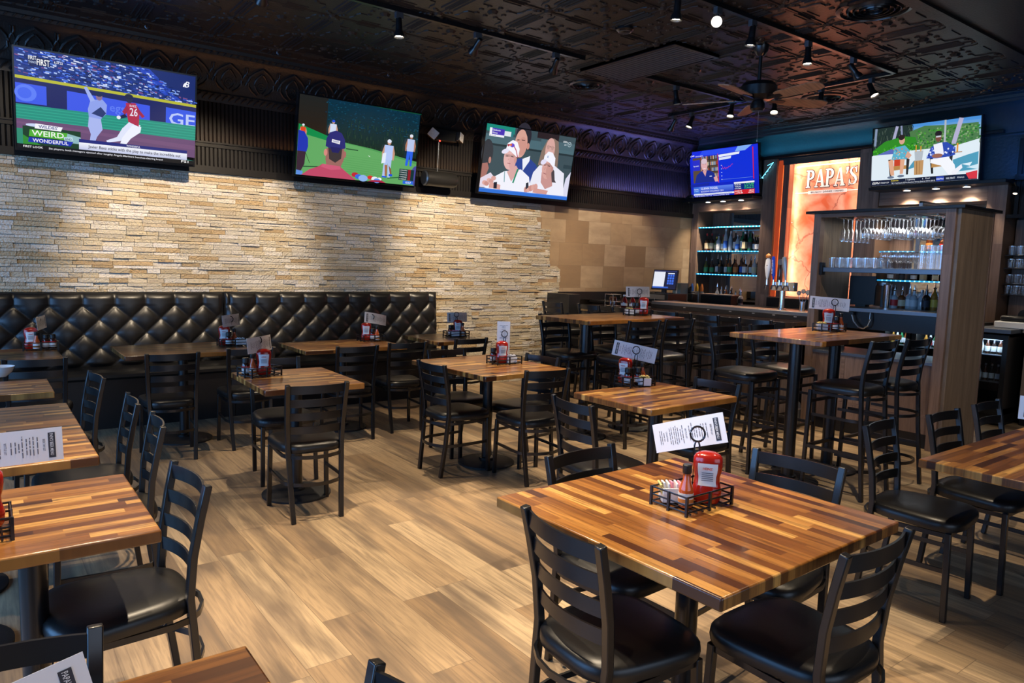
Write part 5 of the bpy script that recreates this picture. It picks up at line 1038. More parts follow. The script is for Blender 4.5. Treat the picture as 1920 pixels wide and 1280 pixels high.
# honey / syrup bottles on the left high part of the bar
for i, (dx, dy) in enumerate(((0, 0), (.05, -.13), (.1, -.26))):
    t = thing('syrup_jug', '%s dark red syrup jug with white cap on the bar behind the left high table' % ('leftmost', 'middle', 'rightmost')[i], 'bottle', (6.48+dx*.2, 6.32+dy, 1.025), 0, 'syrup jugs on the bar')
    mb = MB(); mb.lathe([(.035, 0), (.04, .01), (.04, .07), (.03, .10), (.014, .125), (.014, .14), (0, .14)], 14); mb.build('jug', M_SYRUP, t)
    mb = MB(); mb.lathe([(.018, .135), (.018, .155), (0, .155)], 12); mb.build('cap', M_CERAM, t); mb = MB(); mb.lathe([(.041, .02), (.041, .05)], 14); mb.build('label', M_LABELW, t)
t = thing('wire_glass_rack', 'small wire caddy of jars beside the syrup jugs on the bar', 'caddy', (6.46, 6.50, 1.025)); 
mb = MB(); [mb.tube([(-.07, -.07, z), (.07, -.07, z), (.07, .07, z), (-.07, .07, z)], .003, 6, closed=True) for z in (.01, .06, .15)]; [mb.tube([(a*.07, b*.07, 0), (a*.07, b*.07, .15)], .003, 6) for a in (-1, 1) for b in (-1, 1)]; mb.build('frame', M_CHROME, t)
for a in (-.032, .032):
    mb = MB(); mb.lathe([(.026, .012), (.028, .1), (.02, .12), (0, .12)], 12, (0, a, 0)); mb.build('jar', GC['brown'], t)
# beer taps
def tap_tower(name, label, y, x, w, hs, base=1.11):
    t = thing(name, label, 'beer tap', (x, y, base))
    mb = MB(); mb.lathe([(.05, 0), (.05, .012), (.028, .018), (.028, .21)], 18); mb.build('column', M_CHROME, t)
    mb = MB(); mb.box(-.035, .035, -w, w*.75, .205, .30); mb.build('head', M_CHROME, t, bevel=.006)
    for k, (yy, kind) in enumerate(hs):
        mb = MB(); mb.tube([(-.035, yy, .26), (-.07, yy, .255), (-.085, yy, .215)], .010, 8); mb.tube([(-.05, yy, .26), (-.05, yy, .32)], .009, 8); mb.build('faucet', M_CHROME, t)
        tilt = Matrix.Translation((-.05, yy, .31)) @ Matrix.Rotation(R((0, -4, 0, -8)[k % 4]), 4, 'X')
        if kind == 'oval':
            mb = MB(); mb.lathe([(.004, 0), (.02, .05), (.036, .14), (.028, .22), (.01, .25), (0, .25)], 14, sx=.5, M=tilt); h_ = mb.build('tap_handle', M_CERAM, t)
            mb = MB(); mb.lathe([(0, .09), (.024, .11), (.028, .16), (.02, .2), (0, .21)], 14, sx=.62, M=tilt); mb.build('badge', M_BROWNS, h_); mb = MB(); mb.lathe([(0, .235), (.03, .245), (.032, .27), (0, .295)], 12, sx=.6, M=tilt); mb.build('finial', LC['orange'], h_)
        if kind == 'blue':
            mb = MB(); mb.lathe([(.008, 0), (.012, .04), (.02, .06), (.021, .24), (.014, .26), (0, .26)], 12, sx=.6, M=tilt); h_ = mb.build('tap_handle', mat('tap_blue', (.01, .06, .55), .25), t)
            mb = MB(); text_world(mb, 'BUD LIGHT', (-.064-.0, yy+.009, .31+.15), (0, 0, 1), (0, 1, 0), .017, width=.15); mb.build('lettering', M_LABELW, h_, smooth=0)
        if kind == 'dark':
            mb = MB(); mb.lathe([(.008, 0), (.013, .05), (.012, .16), (.01, .17), (0, .17)], 12, M=tilt); h_ = mb.build('tap_handle', M_BROWNS, t); mb = MB(); mb.lathe([(0, -.008), (.032, -.008), (.032, .008), (0, .008)], 16, M=tilt @ Matrix.Translation((0, 0, .20)) @ Matrix.Rotation(PI/2, 4, 'Y')); mb.build('badge', M_STEELD, h_)
        if kind == 'silver':
            mb = MB(); mb.lathe([(.008, 0), (.014, .05), (.027, .16), (.030, .22), (.02, .255), (0, .262)], 14, sx=.55, M=tilt); mb.build('tap_handle', mat('tap_silver', (.42, .45, .48), .35, metal=.4), t)
        if kind == 'cream':
            mb = MB(); mb.lathe([(.02, 0), (.026, .05), (.022, .16), (.034, .22), (0, .24)], 14, sx=.6, M=tilt); h_ = mb.build('tap_handle', mat('tap_cream', (.6, .5, .2), .4), t); mb = MB(); mb.lathe([(0, .235), (.04, .25), (.045, .285), (0, .33)], 14, M=tilt); mb.build('finial', M_BLACKP, h_)
    return t
tap_tower('beer_tap_tower', 'chrome beer tower with four tap handles, one blue lettered BUD LIGHT', 4.44, 6.95, .155, ((.165, 'oval'), (.085, 'blue'), (.015, 'dark'), (-.06, 'silver')))
tap_tower('beer_tap_tower', 'chrome beer tap with cream handle half hidden by the divider post', 4.03, 7.0, .05, ((.02, 'cream'),))
t = thing('bar_tool_holder', 'cluster of steel strainers and spoons standing on the bar ledge', 'bar tools', (6.97, 4.21, 1.11)); mb = MB(); mb.lathe([(.03, 0), (.03, .005), (0, .005)], 16); mb.lathe([(.028, 0), (.03, .1), (.027, .1), (.025, .006)], 14); mb.build('cup', M_CHROME, t)
for k, (a, b) in enumerate(((-.05, .0), (.0, .01), (.05, -.01))):
    mb = MB(); mb.tube([(0, a*.2, .02), (0, a, .18+b)], .004, 6); mb.lathe([(0, -.003), (.024, -.003), (.026, .004), (0, .004)], 14, M=Matrix.Translation((0, a, .20+b)) @ Matrix.Rotation(PI/2, 4, 'Y')); mb.build('strainer', M_CHROME, t)
t = thing('well_box', 'black speed well box with wooden top behind the bar', 'box', (8.55, 6.42, 1.03)); mb = MB(); mb.box(-.14, .0, -.26, .26, 0, .13); mb.build('box', M_BLACKP, t); mb = MB(); mb.box(-.15, .01, -.28, .28, .13, .148); mb.build('lid', M_WOODY, t, bevel=.004)
for i in range(3):
    t = thing('shaker_tin', '%s shiny steel shaker tin left of the black well box' % ('left', 'middle', 'right')[i], 'shaker', (8.42, 6.98-i*.085, 1.03), 0, 'shaker tins'); mb = MB(); mb.lathe([(.03, 0), (.042, .16), (.039, .16), (.028, .005)], 16); mb.build('tin', M_CHROME, t); mb = MB(); mb.lathe([(.0415, .155), (.044, .158), (.0415, .163)], 16); mb.build('rim', M_STEEL, t)
    t = thing('juice_bottle', '%s coloured juice pourer bottle behind the shaker tins' % ('blue', 'yellow', 'orange')[i], 'bottle', (8.56, 6.97-i*.09, 1.03), 0, 'juice pourers'); mb = MB(); mb.lathe([(.035, 0), (.035, .15), (.012, .2), (.012, .24), (0, .24)], 12); mb.build('body', M_STEELD, t); mb = MB(); mb.lathe([(.026, .17), (.026, .22), (.01, .28), (0, .28)], 10); mb.build('spout', (LC['blue'], LC['yellow'], LC['orange'])[i], t)

# ------------------------------------------------------------------ divider with glass racks
DX0, DX1, DY0, DY1 = 6.62, 7.28, 2.62, 3.92
dv = unit('glass_rack_divider', 'tall walnut divider at the bar end holding hanging stemware and glasses', 'cabinet', [
    ('side_panel', [(DX0+.001, DX1, DY0, DY0+.03, 0.0, 2.085)], M_WOODZX),
    ('post', [(DX0-.03, DX0+.05, DY0+.03, DY0+.11, 0.0, 2.085)], M_WOODZ),
    ('post', [(DX0-.03, DX0+.05, DY1-.07, DY1, 0.0, 2.085)], M_WOODZ),
    ('inner_panel', [(DX0+.05, DX1, DY1-.03, DY1, 0.0, 2.085)], M_WOODZX),
    ('edge_trim', [(DX1, DX1+.03, DY0-.004, DY0+.03, 0.0, 2.09)], M_WOODZ),
    ('top_rail', [(DX0-.03, DX0+.04, DY0+.11, DY1-.07, 2.05, 2.085)], M_WOODY),
    ('cap', [(DX0-.07, DX1+.06, DY0-.05, DY1+.07, 2.085, 2.112)], M_BLACK),
    ('front_panel', [(DX0+.0, DX0+.03, DY0+.11, DY1-.07, 0.13, 0.74)], M_WOODZ),
    ('kick_plate', [(DX0+.02, DX0+.05, DY0+.11, DY1-.07, 0.0, 0.13)], M_BLACK),
    ('sink_ledge', [(DX0-.01, DX1-.1, DY0+.11, DY1-.07, 0.74, 0.77)], M_STEELD),
    ('bar_ledge', [(DX0+.02, DX1+.1, DY0+.11, DY1-.07, 1.165, 1.20)], M_STEELD),
    ('ledge_board', [(DX0+.10, DX0+.13, DY0+.11, DY1-.07, 1.00, 1.165)], M_BLACK),
    ('glass_shelf', [(DX0+.02, DX1-.05, DY0+.11, DY1-.10, 1.53, 1.572)], M_STEELD),
    ('shelf_bracket', [(DX0+.0, DX0+.06, DY1-.10, DY1-.07, 1.50, 1.62)], M_BLACK),
    ('moulding', [(DX0-.002, DX0+.0, DY0+.11, DY1-.07, .28, .30), (DX0-.004, DX0+.0, DY0+.9, DY0+.93, .3, .74)], M_WOODY)])
mb = MB()
for i in range(6): yy = DY0+.20+i*.18; mb.box(DX0+.03, DX1-.05, yy-.006, yy+.006, 2.045, 2.052)
mb.build('stemware_rail', M_STEEL, dv)
area('rack_light', (7.0, 3.25, 2.04), (0, 0, 0), .3, .8, (0.9, 0.95, 1.0), 5)
sb = unit('strip_light', 'long white strip light seen under the glass shelf of the divider', 'light', [('tube', [(8.0, 8.03, 3.24, 3.90, 1.54, 1.57)], M_WHITELED), ('bracket', [(8.03, 8.06, 3.24, 3.9, 1.535, 1.575), (8.03, 8.05, 3.56, 3.6, 1.575, 2.3), (8.03, 9.0, 3.56, 3.6, 2.28, 2.3)], M_STEEL)])
def stem(t, kind):
    mb = MB()
    if kind == 'wine': mb.lathe([(0, 0), (.034, 0), (.034, -.003), (.006, -.008), (.004, -.08), (.012, -.092), (.034, -.12), (.038, -.15), (.032, -.19), (.030, -.19), (.035, -.15), (.03, -.122), (.01, -.096), (0, -.094)], 14)
    else: mb.lathe([(0, 0), (.03, 0), (.03, -.003), (.005, -.008), (.004, -.09), (.012, -.10), (.022, -.12), (.024, -.22), (.022, -.22), (.02, -.122), (0, -.104)], 14)
    mb.build('bowl', M_GLASS, t, smooth=50)
    mb = MB(); mb.lathe([(.031, -.191), (.033, -.189), (.033, -.186)] if kind == 'wine' else [(.022, -.221), (.0245, -.219), (.0245, -.215)], 14); mb.build('rim', M_CHROME, t)
    mb = MB(); mb.lathe([(.0345, .0005), (.036, -.001), (.0345, -.004)] if kind == 'wine' else [(.0305, .0005), (.032, -.001), (.0305, -.004)], 14); mb.build('foot', M_CHROME, t)
pr = {}
for i in range(5):
    kind = 'flute' if i == 0 else 'wine'
    for k in range(7):
        lab = ('slim stemmed glass hanging %s from the front in the leftmost rack row' % NTH[k] if i == 0 else 'wine glass hanging %s from the front in the %s rack row from left' % (NTH[k], NTH[i]))
        p = (DX0+.08+k*.08, DY1-.24-i*.205, 2.043)
        if kind not in pr: pr[kind] = thing('wine_glass', lab, 'glass', p, 0, 'stemware hanging in the divider rack'); stem(pr[kind], kind)
        else: dup(pr[kind], p, 0, lab)
tb = None; wg = None
for i in range(13):
    for k in range(3):
        y = DY1-.16-i*.082; x = DX0+.08+k*.13
        if i < 6:
            lab = 'short tumbler, %s from left, %s row of the divider glass shelf' % (NTH[i], ('front', 'middle', 'back')[k])
            dup(tum, (x, y, 1.572), 0, lab, 'glasses standing on the divider shelf')
        elif i < 10:
            lab = 'rounded goblet, %s from left, %s row of the divider glass shelf' % (NTH[i-6], ('front', 'middle', 'back')[k])
            if wg is None:
                wg = thing('goblet', lab, 'glass', (x, y, 1.572), 0, 'glasses standing on the divider shelf'); mb = MB(); mb.lathe([(0, .003), (.03, .003), (.03, 0), (.005, .008), (.004, .05), (.03, .075), (.038, .11), (.03, .15), (.028, .15), (.036, .11), (.028, .078), (0, .055)], 14); mb.build('bowl', M_GLASS, wg, smooth=50); mb = MB(); mb.lathe([(.0285, .149), (.031, .151), (.0305, .154)], 14); mb.build('rim', M_CHROME, wg)
            else: dup(wg, (x, y, 1.572), 0, lab)
        else:
            lab = 'tall pilsner glass, %s from left, %s row of the divider shelf' % (NTH[i-10], ('front', 'middle', 'back')[k])
            if tb is None: tb = thing('pilsner_glass', lab, 'glass', (x, y, 1.572), 0, 'glasses standing on the divider shelf'); tumbler_parts(tb, .033, .21)
            else: dup(tb, (x, y, 1.572), 0, lab)
t = thing('bar_monitor', 'dark panel of a screen seen inside the divider below the glasses', 'screen', (7.05, 3.62, 1.20)); mb = MB(); mb.box(0, .02, -.12, .14, .02, .30); mb.build('housing', M_BLACKP, t); mb = MB(); mb.box(-.03, .05, -.05, .05, 0, .02); mb.build('stand', M_BLACKP, t)
t = thing('napkin_holder', 'grey metal box behind the menu inside the divider', 'holder', (7.2, 3.44, 1.20)); mb = MB(); mb.box(-.05, .05, -.05, .05, 0, .2); mb.build('case', mat('grey_mesh', (.12, .12, .12), .5), t); mb = MB(); mb.box(-.07, .03, 0, .12, .21, .24); mb.build('lid', M_STEEL, t)
t = thing('shaker_stack', 'tall stack of steel shaker cups inside the divider', 'shaker', (7.05, 3.38, 1.20)); mb = MB(); [mb.lathe([(.032, k*.03), (.04, .1+k*.03), (.038, .1+k*.03), (.031, .005+k*.03)], 14) for k in range(5)]; mb.build('cup_stack', M_CHROME, t); mb = MB(); mb.lathe([(.0405, .22), (.042, .222), (.0405, .226)], 14); mb.build('rim', M_STEEL, t)
t = thing('hose_gun', 'curved chrome hose looping below the bar ledge', 'hose', (6.68, 3.42, 1.16)); mb = MB(); mb.tube([(0, .10, -.02), (-.01, .07, -.09), (-.015, .02, -.14), (-.015, -.03, -.15), (-.01, -.07, -.12), (0, -.08, -.06), (0, -.07, 0)], .008, 8); mb.build('hose', M_STEEL, t); mb = MB(); mb.box(-.01, .03, .08, .13, -.03, .0); mb.build('bracket', M_BLACKP, t)
t = thing('metal_canister', 'domed grey metal canister on the floor left of the divider', 'canister', (6.38, 3.86, 0)); mb = MB(); mb.lathe([(.055, 0), (.06, .01), (.06, .20), (.05, .25), (.025, .275), (0, .28)], 20); mb.build('body', M_STEELD, t); mb = MB(); mb.lathe([(.061, .19), (.064, .195), (.061, .205)], 20); mb.build('band', M_STEEL, t)
# ------------------------------------------------------------------ table-top condiments
def kprof(z):
    pts = [(0, .038), (.012, .045), (.04, .0475), (.062, .041), (.082, .039), (.10, .044), (.125, .0475), (.148, .045), (.160, .036), (.166, .016)]
    for a, b in zip(pts, pts[1:]):
        if z <= b[0]: return a[1]+(b[1]-a[1])*(z-a[0])/(b[0]-a[0])
    return pts[-1][1]
def squircle(r, a, sy, e=0.75):
    c, s = math.cos(a), math.sin(a); return (math.copysign(abs(c)**e, c)*r, math.copysign(abs(s)**e, s)*r*sy)
def patch(mb, z0, z1, a0, a1, off, prof, sy, nz=5, na=8):
    vs = []
    for j in range(nz+1):
        z = z0+(z1-z0)*j/nz
        for i in range(na+1):
            x, y = squircle(prof(z)+off, a0+(a1-a0)*i/na, sy); vs.append((x, y, z))
    mb._add(vs, [(j*(na+1)+i, j*(na+1)+i+1, (j+1)*(na+1)+i+1, (j+1)*(na+1)+i) for j in range(nz) for i in range(na)])
def ketchup(loc, rz, label):
    t = thing('ketchup_bottle', label, 'ketchup bottle', loc, rz, 'red ketchup bottles in the caddies')
    zs = [0, .012, .04, .055, .07, .085, .10, .12, .135, .148, .156, .162, .166]; n = 28; vs = []
    for z in zs:
        for i in range(n): x, y = squircle(kprof(z), 2*PI*i/n, .66); vs.append((x, y, z))
    fs = [(j*n+i, j*n+(i+1) % n, (j+1)*n+(i+1) % n, (j+1)*n+i) for j in range(len(zs)-1) for i in range(n)]+[tuple(range(n))[::-1], tuple(range((len(zs)-1)*n, len(zs)*n))]
    mb = MB(); mb._add(vs, fs); mb.build('body', M_KETCH, t, smooth=60)
    mb = MB(); patch(mb, .058, .132, -PI/2-.62, -PI/2+.62, .0008, kprof, .66); lb = mb.build('label', M_LABELW, t, smooth=60)
    mb = MB(); text_world(mb, 'HEINZ', (0, -.0335, .112), (1, 0, 0), (0, 0, 1), .008, width=.030); mb.build('lettering', M_REDINK, lb, smooth=0)
    mb = MB()
    for k in range(5): mb.quad((-.018, -.0315, .100-k*.006), (.018, -.0315, .100-k*.006), (.018, -.0315, .1025-k*.006), (-.018, -.0315, .1025-k*.006))
    mb.build('small_print', M_GREYINK, lb, smooth=0)
    return t
def hot(loc, label):
    t = thing('hot_sauce_bottle', label, 'hot sauce bottle', loc, 0.4, 'orange hot sauce bottles in the caddies')
    mb = MB(); mb.lathe([(.021, 0), (.0235, .004), (.0235, .052), (.021, .064), (.0125, .088), (.0115, .112), (0, .112)], 18); mb.build('body', M_HOT, t)
    mb = MB(); mb.lathe([(.0241, .008), (.0241, .046)], 18); mb.build('label', M_LABELW, t); mb = MB(); mb.lathe([(.0246, .016), (.0246, .028)], 18); mb.build('label_band', LC['orange'], t)
    mb = MB(); mb.lathe([(.0135, .108), (.0145, .110), (.0145, .134), (.012, .137), (0, .137)], 14); mb.build('cap', M_BLACKP, t)
    return t
def sauce(loc, label, tilt=0):
    t = thing('sauce_bottle', label, 'sauce bottle', loc, 0, 'dark sauce bottles in the caddies', rot=(tilt, 0, 0.3))
    mb = MB(); mb.lathe([(.022, 0), (.024, .004), (.024, .07), (.018, .082), (0, .082)], 16); mb.build('body', M_BROWNS, t)
    mb = MB(); mb.lathe([(.0246, .015), (.0246, .05)], 16); mb.build('label', M_LABELW, t); mb = MB(); mb.lathe([(.025, .052), (.025, .060)], 16); mb.build('label_band', M_REDINK, t)
    mb = MB(); mb.lathe([(.020, .080), (.0215, .082), (.0215, .108), (.018, .112), (0, .112)], 16); mb.build('cap', M_BLACKP, t)
    return t
def sugar(loc, rz, label, many=False):
    t = thing('sugar_caddy', label, 'sugar holder', loc, rz, 'white sugar holders')
    mb = MB(); mb.box(-.036, .036, -.026, .026, 0, .004)
    for b in ((-.038, -.035, -.028, .028), (.035, .038, -.028, .028), (-.035, .035, -.028, -.025), (-.035, .035, .025, .028)): mb.box(b[0], b[1], b[2], b[3], 0, .048)
    mb.build('tray', M_CERAM, t, bevel=.0015); mb = MB(); mb.box(-.001, .001, -.025, .025, .004, .044); mb.build('partition', M_CERAM, t)
    ms = (M_YELLOW, M_WHITE, M_WHITE, M_PINK, M_WHITE, M_PINK, M_WHITE); c, s = math.cos(rz), math.sin(rz)
    if many:
        for k in range(7):
            mm = MB(); x = -.03+.0095*k; mm.box(-.003, .003, -.021, .021, 0, .058); 
            o = mm.build('sugar_packet', ms[k], None, bevel=.001, loc=(loc[0]+x*c, loc[1]+x*s, loc[2]+.005)); o.rotation_euler = (R((5, -4, 3, -6, 4, -3, 6)[k]), R(-14+4*k), rz)
            tag(o, '%s sugar packet, %s of seven in the holder on the nearest table' % (('yellow', 'white', 'white', 'pink', 'white', 'pink', 'white')[k], NTH[k]), 'sugar packet', 'sugar packets on the nearest table')
    else:
        mm = MB()
        for k in range(7): x = -.03+.0095*k; mm.box(x-.003, x+.003, -.021, .021, .005, .060+.004*(k % 2), M=Matrix.Rotation(R(2*(k % 3-1)), 4, 'Y'))
        o = mm.build('sugar_packets', (M_PINK, M_YELLOW, M_WHITE)[int(abs(loc[0]*10)) % 3], t); o['kind'] = 'stuff'
    return t
def menu(center, label, rollp=0, yaw=0, w=.29, h=.10, bend=0.0, vertical=False, title="PAPA'S BEER MENU", flip=False):
    cx, cy, cz = center; az = math.atan2(cy, cx); rz = az-PI/2+R(yaw)
    t = thing('menu_card', label, 'menu', center, rot=(0, 0, rz))
    M = Matrix.Rotation(-R(rollp), 4, 'Y') @ Matrix.Rotation(R(-6), 4, 'X')
    if vertical: M = M @ Matrix.Rotation(R(-90), 4, 'Y')
    def pt(x, z, y=0): return M @ Vector((x, y+bend*((2*x/w)**2-.3), z))
    n = 10; mb = MB(); vs = []
    for yy in (-.0004, .0004):
        for i in range(n+1):
            x = -w/2+w*i/n; vs += [pt(x, -h/2, yy), pt(x, h/2, yy)]
    k = 2*(n+1); fs = [(2*i, 2*i+2, 2*i+3, 2*i+1) for i in range(n)]+[(k+2*i, k+2*i+1, k+2*i+3, k+2*i+2) for i in range(n)]
    for i in range(n): fs += [(2*i+1, 2*i+3, k+2*i+3, k+2*i+1), (2*i, k+2*i, k+2*i+2, 2*i+2)]
    fs += [(0, 1, k+1, k), (2*n, k+2*n, k+2*n+1, 2*n+1)]
    mb._add(vs, fs); mb.build('sheet', M_WHITE, t, smooth=60)
    sgn = 1 if flip else -1; rnd = random.Random(int(cx*100))
    F = -.0012
    def q(mb, x0, x1, z0, z1, y=F):
        m_ = max(1, int(abs(x1-x0)/.03)); 
        for i in range(m_): a = x0+(x1-x0)*i/m_; b = x0+(x1-x0)*(i+1)/m_; mb._add([pt(a, z0, y), pt(b, z0, y), pt(b, z1, y), pt(a, z1, y)], [(0, 1, 2, 3)])
    xs = lambda u: (w/2-.015-u)*(-sgn) if not flip else -(w/2-.015-u)      # u measured from the titled end
    mb = MB(); a, b = xs(.004), xs(.022); q(mb, min(a, b), max(a, b), -h*.40, h*.36); mb.build('title_bar', M_INK, t, smooth=0)
    # the writing runs across the short side of the sheet
    def writing(mb, body, u, hh, wid, y, zc=0.0):
        vs, fs, x0, x1 = text_geo(body, True); sc = hh/.7; sx = wid/(x1-x0); base = xs(u); d = 1 if not flip else -1
        out = [pt(base+(vv*sc)*d, zc-((xx-(x0+x1)/2)*sx)*d, y) for xx, vv in vs]
        mb._add(out, fs)
    mb = MB(); writing(mb, title, .0175, .0085, h*.66, F-.0005); mb.build('title_lettering', M_LABELW, t, smooth=0)
    mb = MB(); u = .036; writing(mb, 'BEER TAP LIST', u, .006, h*.36, F); u += .012; j = 0
    while u < w-.045:
        if j in (8, 15): u += .006; writing(mb, 'BOTTLE LIST' if j == 8 else 'COCKTAILS', u+.004, .006, h*.34, F); u += .013
        l = rnd.uniform(.25, .68)*h/2; a, b = xs(u), xs(u+.0026); x = -l
        while x < l: ww = min(rnd.uniform(.006, .02), l-x); q(mb, min(a, b), max(a, b), x, x+ww); x += ww+.003
        u += .0085 if j % 3 else .0105; j += 1
    mb.build('small_print', M_GREYINK, t, smooth=0)
    return t
def rack(loc, rz, ring, label):
    t = thing('condiment_rack', label, 'condiment caddy', loc, rz, 'black wire condiment racks')
    X, Y = .112, .072
    mb = MB()
    for z in (.012, .036, .060): mb.tube([(-X, -Y, z), (X, -Y, z), (X, Y, z), (-X, Y, z)], .0032, 6, closed=True)
    for x, y in ((-X, -Y), (0, -Y), (X, -Y), (X, Y), (0, Y), (-X, Y), (X, 0), (-X, 0)): mb.box(x-.004, x+.004, y-.004, y+.004, 0.0, .062)
    mb.build('wire_frame', M_METAL, t)
    mb = MB(); [mb.tube([(x, -Y, .004), (x, Y, .004)], .0025, 6) for x in (-.09, -.06, -.03, 0, .03, .06, .09)]; mb.tube([(-X, 0, .004), (X, 0, .004)], .003, 6); mb.build('bottom_grid', M_METAL, t)
    a = math.atan2(loc[1], loc[0])-PI/2-rz; c, s = math.cos(a), math.sin(a); rx, ry = ring
    mb = MB(); mb.tube([(rx+c*-.008, ry+s*-.008, .004), (rx+c*-.008, ry+s*-.008, .185), (rx-c*.004, ry-s*.004, .20)], .0032, 6); mb.tube([(rx+c*.008, ry+s*.008, .004), (rx+c*.008, ry+s*.008, .185), (rx+c*.004, ry+s*.004, .20)], .0032, 6)
    mb.tube([(rx+c*.023*math.cos(q), ry+s*.023*math.cos(q), .223+.025*math.sin(q)) for q in [2*PI*k/18 for k in range(18)]], .0036, 6, closed=True); mb.build('ring_handle', M_METAL, t)
    return t
# table name: centre, height, [(kind, sideways, depth)...] sideways is to the right and depth away as one stands at the room's entrance
CAD = [
 ('the nearest big table', (1.83, 1.445), .76, 0, [('k', .045, .03), ('h', -.018, -.045), ('s', -.062, .0), ('r', .008, .045)], (1.93, 1.56, .958, 19, -32, .015)),
 ('the reddish table behind the nearest one', (3.40, 3.19), .76, 0, [('k', -.065, .03), ('b', .018, .0), ('b', -.045, -.045), ('h', .045, .045), ('s', .06, -.02), ('r', .0, .05)], (3.48, 3.28, .964, -11, 8, .0)),
 ('the middle dining table', (3.22, 4.38), .76, 0, [('k', -.02, .0), ('b', -.085, .01), ('s', .055, .01), ('r', -.003, .05)], (3.265, 4.46, .93, 0, 0, 0)),
 ('the small square table', (1.44, 4.60), .76, 20, [('k', .025, .02), ('h', -.045, .0), ('b', -.085, .0), ('r', -.01, .05)], (1.47, 4.66, .958, 0, 60, .02)),
 ('the far left booth table', (.39, 6.56), .76, -6, [('k', -.065, .02), ('h', -.03, -.03), ('b', .03, .0), ('b', .075, .0), ('r', -.02, .05)], (.40, 6.62, .964, 0, 78, 0)),
 ('the long booth table', (1.74, 6.27), .76, 0, [('k', -.07, .02), ('b', -.035, -.02), ('h', .01, .04), ('s', .06, -.01), ('r', -.02, .05)], (1.76, 6.35, .972, 0, 62, .02)),
 ('the second booth table', (2.98, 6.18), .76, 0, [('k', -.05, .02), ('b', .01, .0), ('h', .05, -.02), ('r', .0, .05)], (3.06, 6.24, .962, -10, 45, .02)),
 ('the booth table beside the stone', (3.95, 6.22), .76, 0, [('b', -.06, .0), ('b', -.03, .04), ('k', .015, .04), ('h', .065, .0), ('s', -.005, -.03), ('r', .0, .06)], (4.02, 6.30, .952, -2, 45, .02)),
 ('the left high table', (5.02, 4.72), 1.07, 0, [('k', .055, .01), ('b', -.002, .0), ('b', -.03, .03), ('s', -.075, .0), ('r', .012, .05)], (5.10, 4.79, 1.288, 0, 40, .015)),
 ('the right high table', (5.30, 2.96), 1.07, 0, [('k', -.012, .03), ('b', .045, -.01), ('h', .075, .01), ('s', -.055, -.02), ('r', .025, .05)], (5.38, 3.02, 1.278, -3, 5, 0)),
 ('the bright table at the left edge', (-.06, 2.30), .76, 0, [('b', .05, -.02), ('k', .055, .045), ('r', -.02, .05)], (.05, 2.535, .933, 1, 0, 0)),
]
for where, (cx, cy), z, rz, items, mn in CAD:
    az = math.atan2(cy, cx); fx, fy = math.cos(az), math.sin(az); rr = R(rz); rg = (0, 0); nb = 0
    hand = [i for i in items if i[0] == 'r'][0]; dx = hand[1]*fy+hand[2]*fx; dy = -hand[1]*fx+hand[2]*fy; c_, s_ = math.cos(-rr), math.sin(-rr)
    rack((cx, cy, z), rr, (max(-.1, min(.1, dx*c_-dy*s_)), max(-.062, min(.062, dx*s_+dy*c_))), 'black wire condiment rack on '+where)
    for kd, lat, dep in items:
        X, Y = cx+lat*fy+dep*fx, cy-lat*fx+dep*fy; L_ = (X, Y, z+.0065)
        if kd == 'k': ketchup(L_, az-PI/2+(.0 if 'nearest big' in where else (-.5 if 'reddish' in where else (.3 if 'middle' in where else 0))), 'red ketchup bottle on '+where)
        if kd == 'h': hot(L_, 'orange hot sauce bottle with dark cap on '+where)
        if kd == 'b': nb += 1; sauce(L_, ('dark capped sauce bottle in the rack on ' if nb == 1 else 'second dark capped sauce bottle in the rack on ')+where)
        if kd == 's': sugar(L_, az-PI/2+.3, 'white sugar holder in the rack on '+where, many='nearest big' in where)
    vert = 'middle' in where
    m_ = menu(mn[:3], 'white printed menu %s over the rack on %s' % ('standing upright' if vert else 'clipped lengthwise', where), mn[3], mn[4], bend=mn[5], vertical=vert, flip=('reddish' in where or 'high' in where or 'second booth' in where or 'beside the stone' in where or vert))
menu((-.10, 3.26, .985), 'white printed menu at the left edge on the long left table', 0, 0)
t_ = menu((3.62, .98, .967), 'white printed menu at the right edge on the right hand table', 0, 0, flip=True)
menu((-.025, 1.185, .842), 'white menu cut off at the bottom left corner of the picture', 12, 0)
t = thing('soup_bowl', 'white bowl with soup at the left edge on the small table', 'bowl', (.10, 5.235, .76))
mb = MB(); mb.lathe([(.03, 0), (.034, .004), (.06, .03), (.074, .062), (.071, .062), (.055, .03), (.03, .010), (0, .009)], 28); mb.build('bowl', M_CERAM, t, smooth=50); mb = MB(); mb.lathe([(0, .045), (.062, .045)], 24); mb.build('soup', LC['cream'], t)

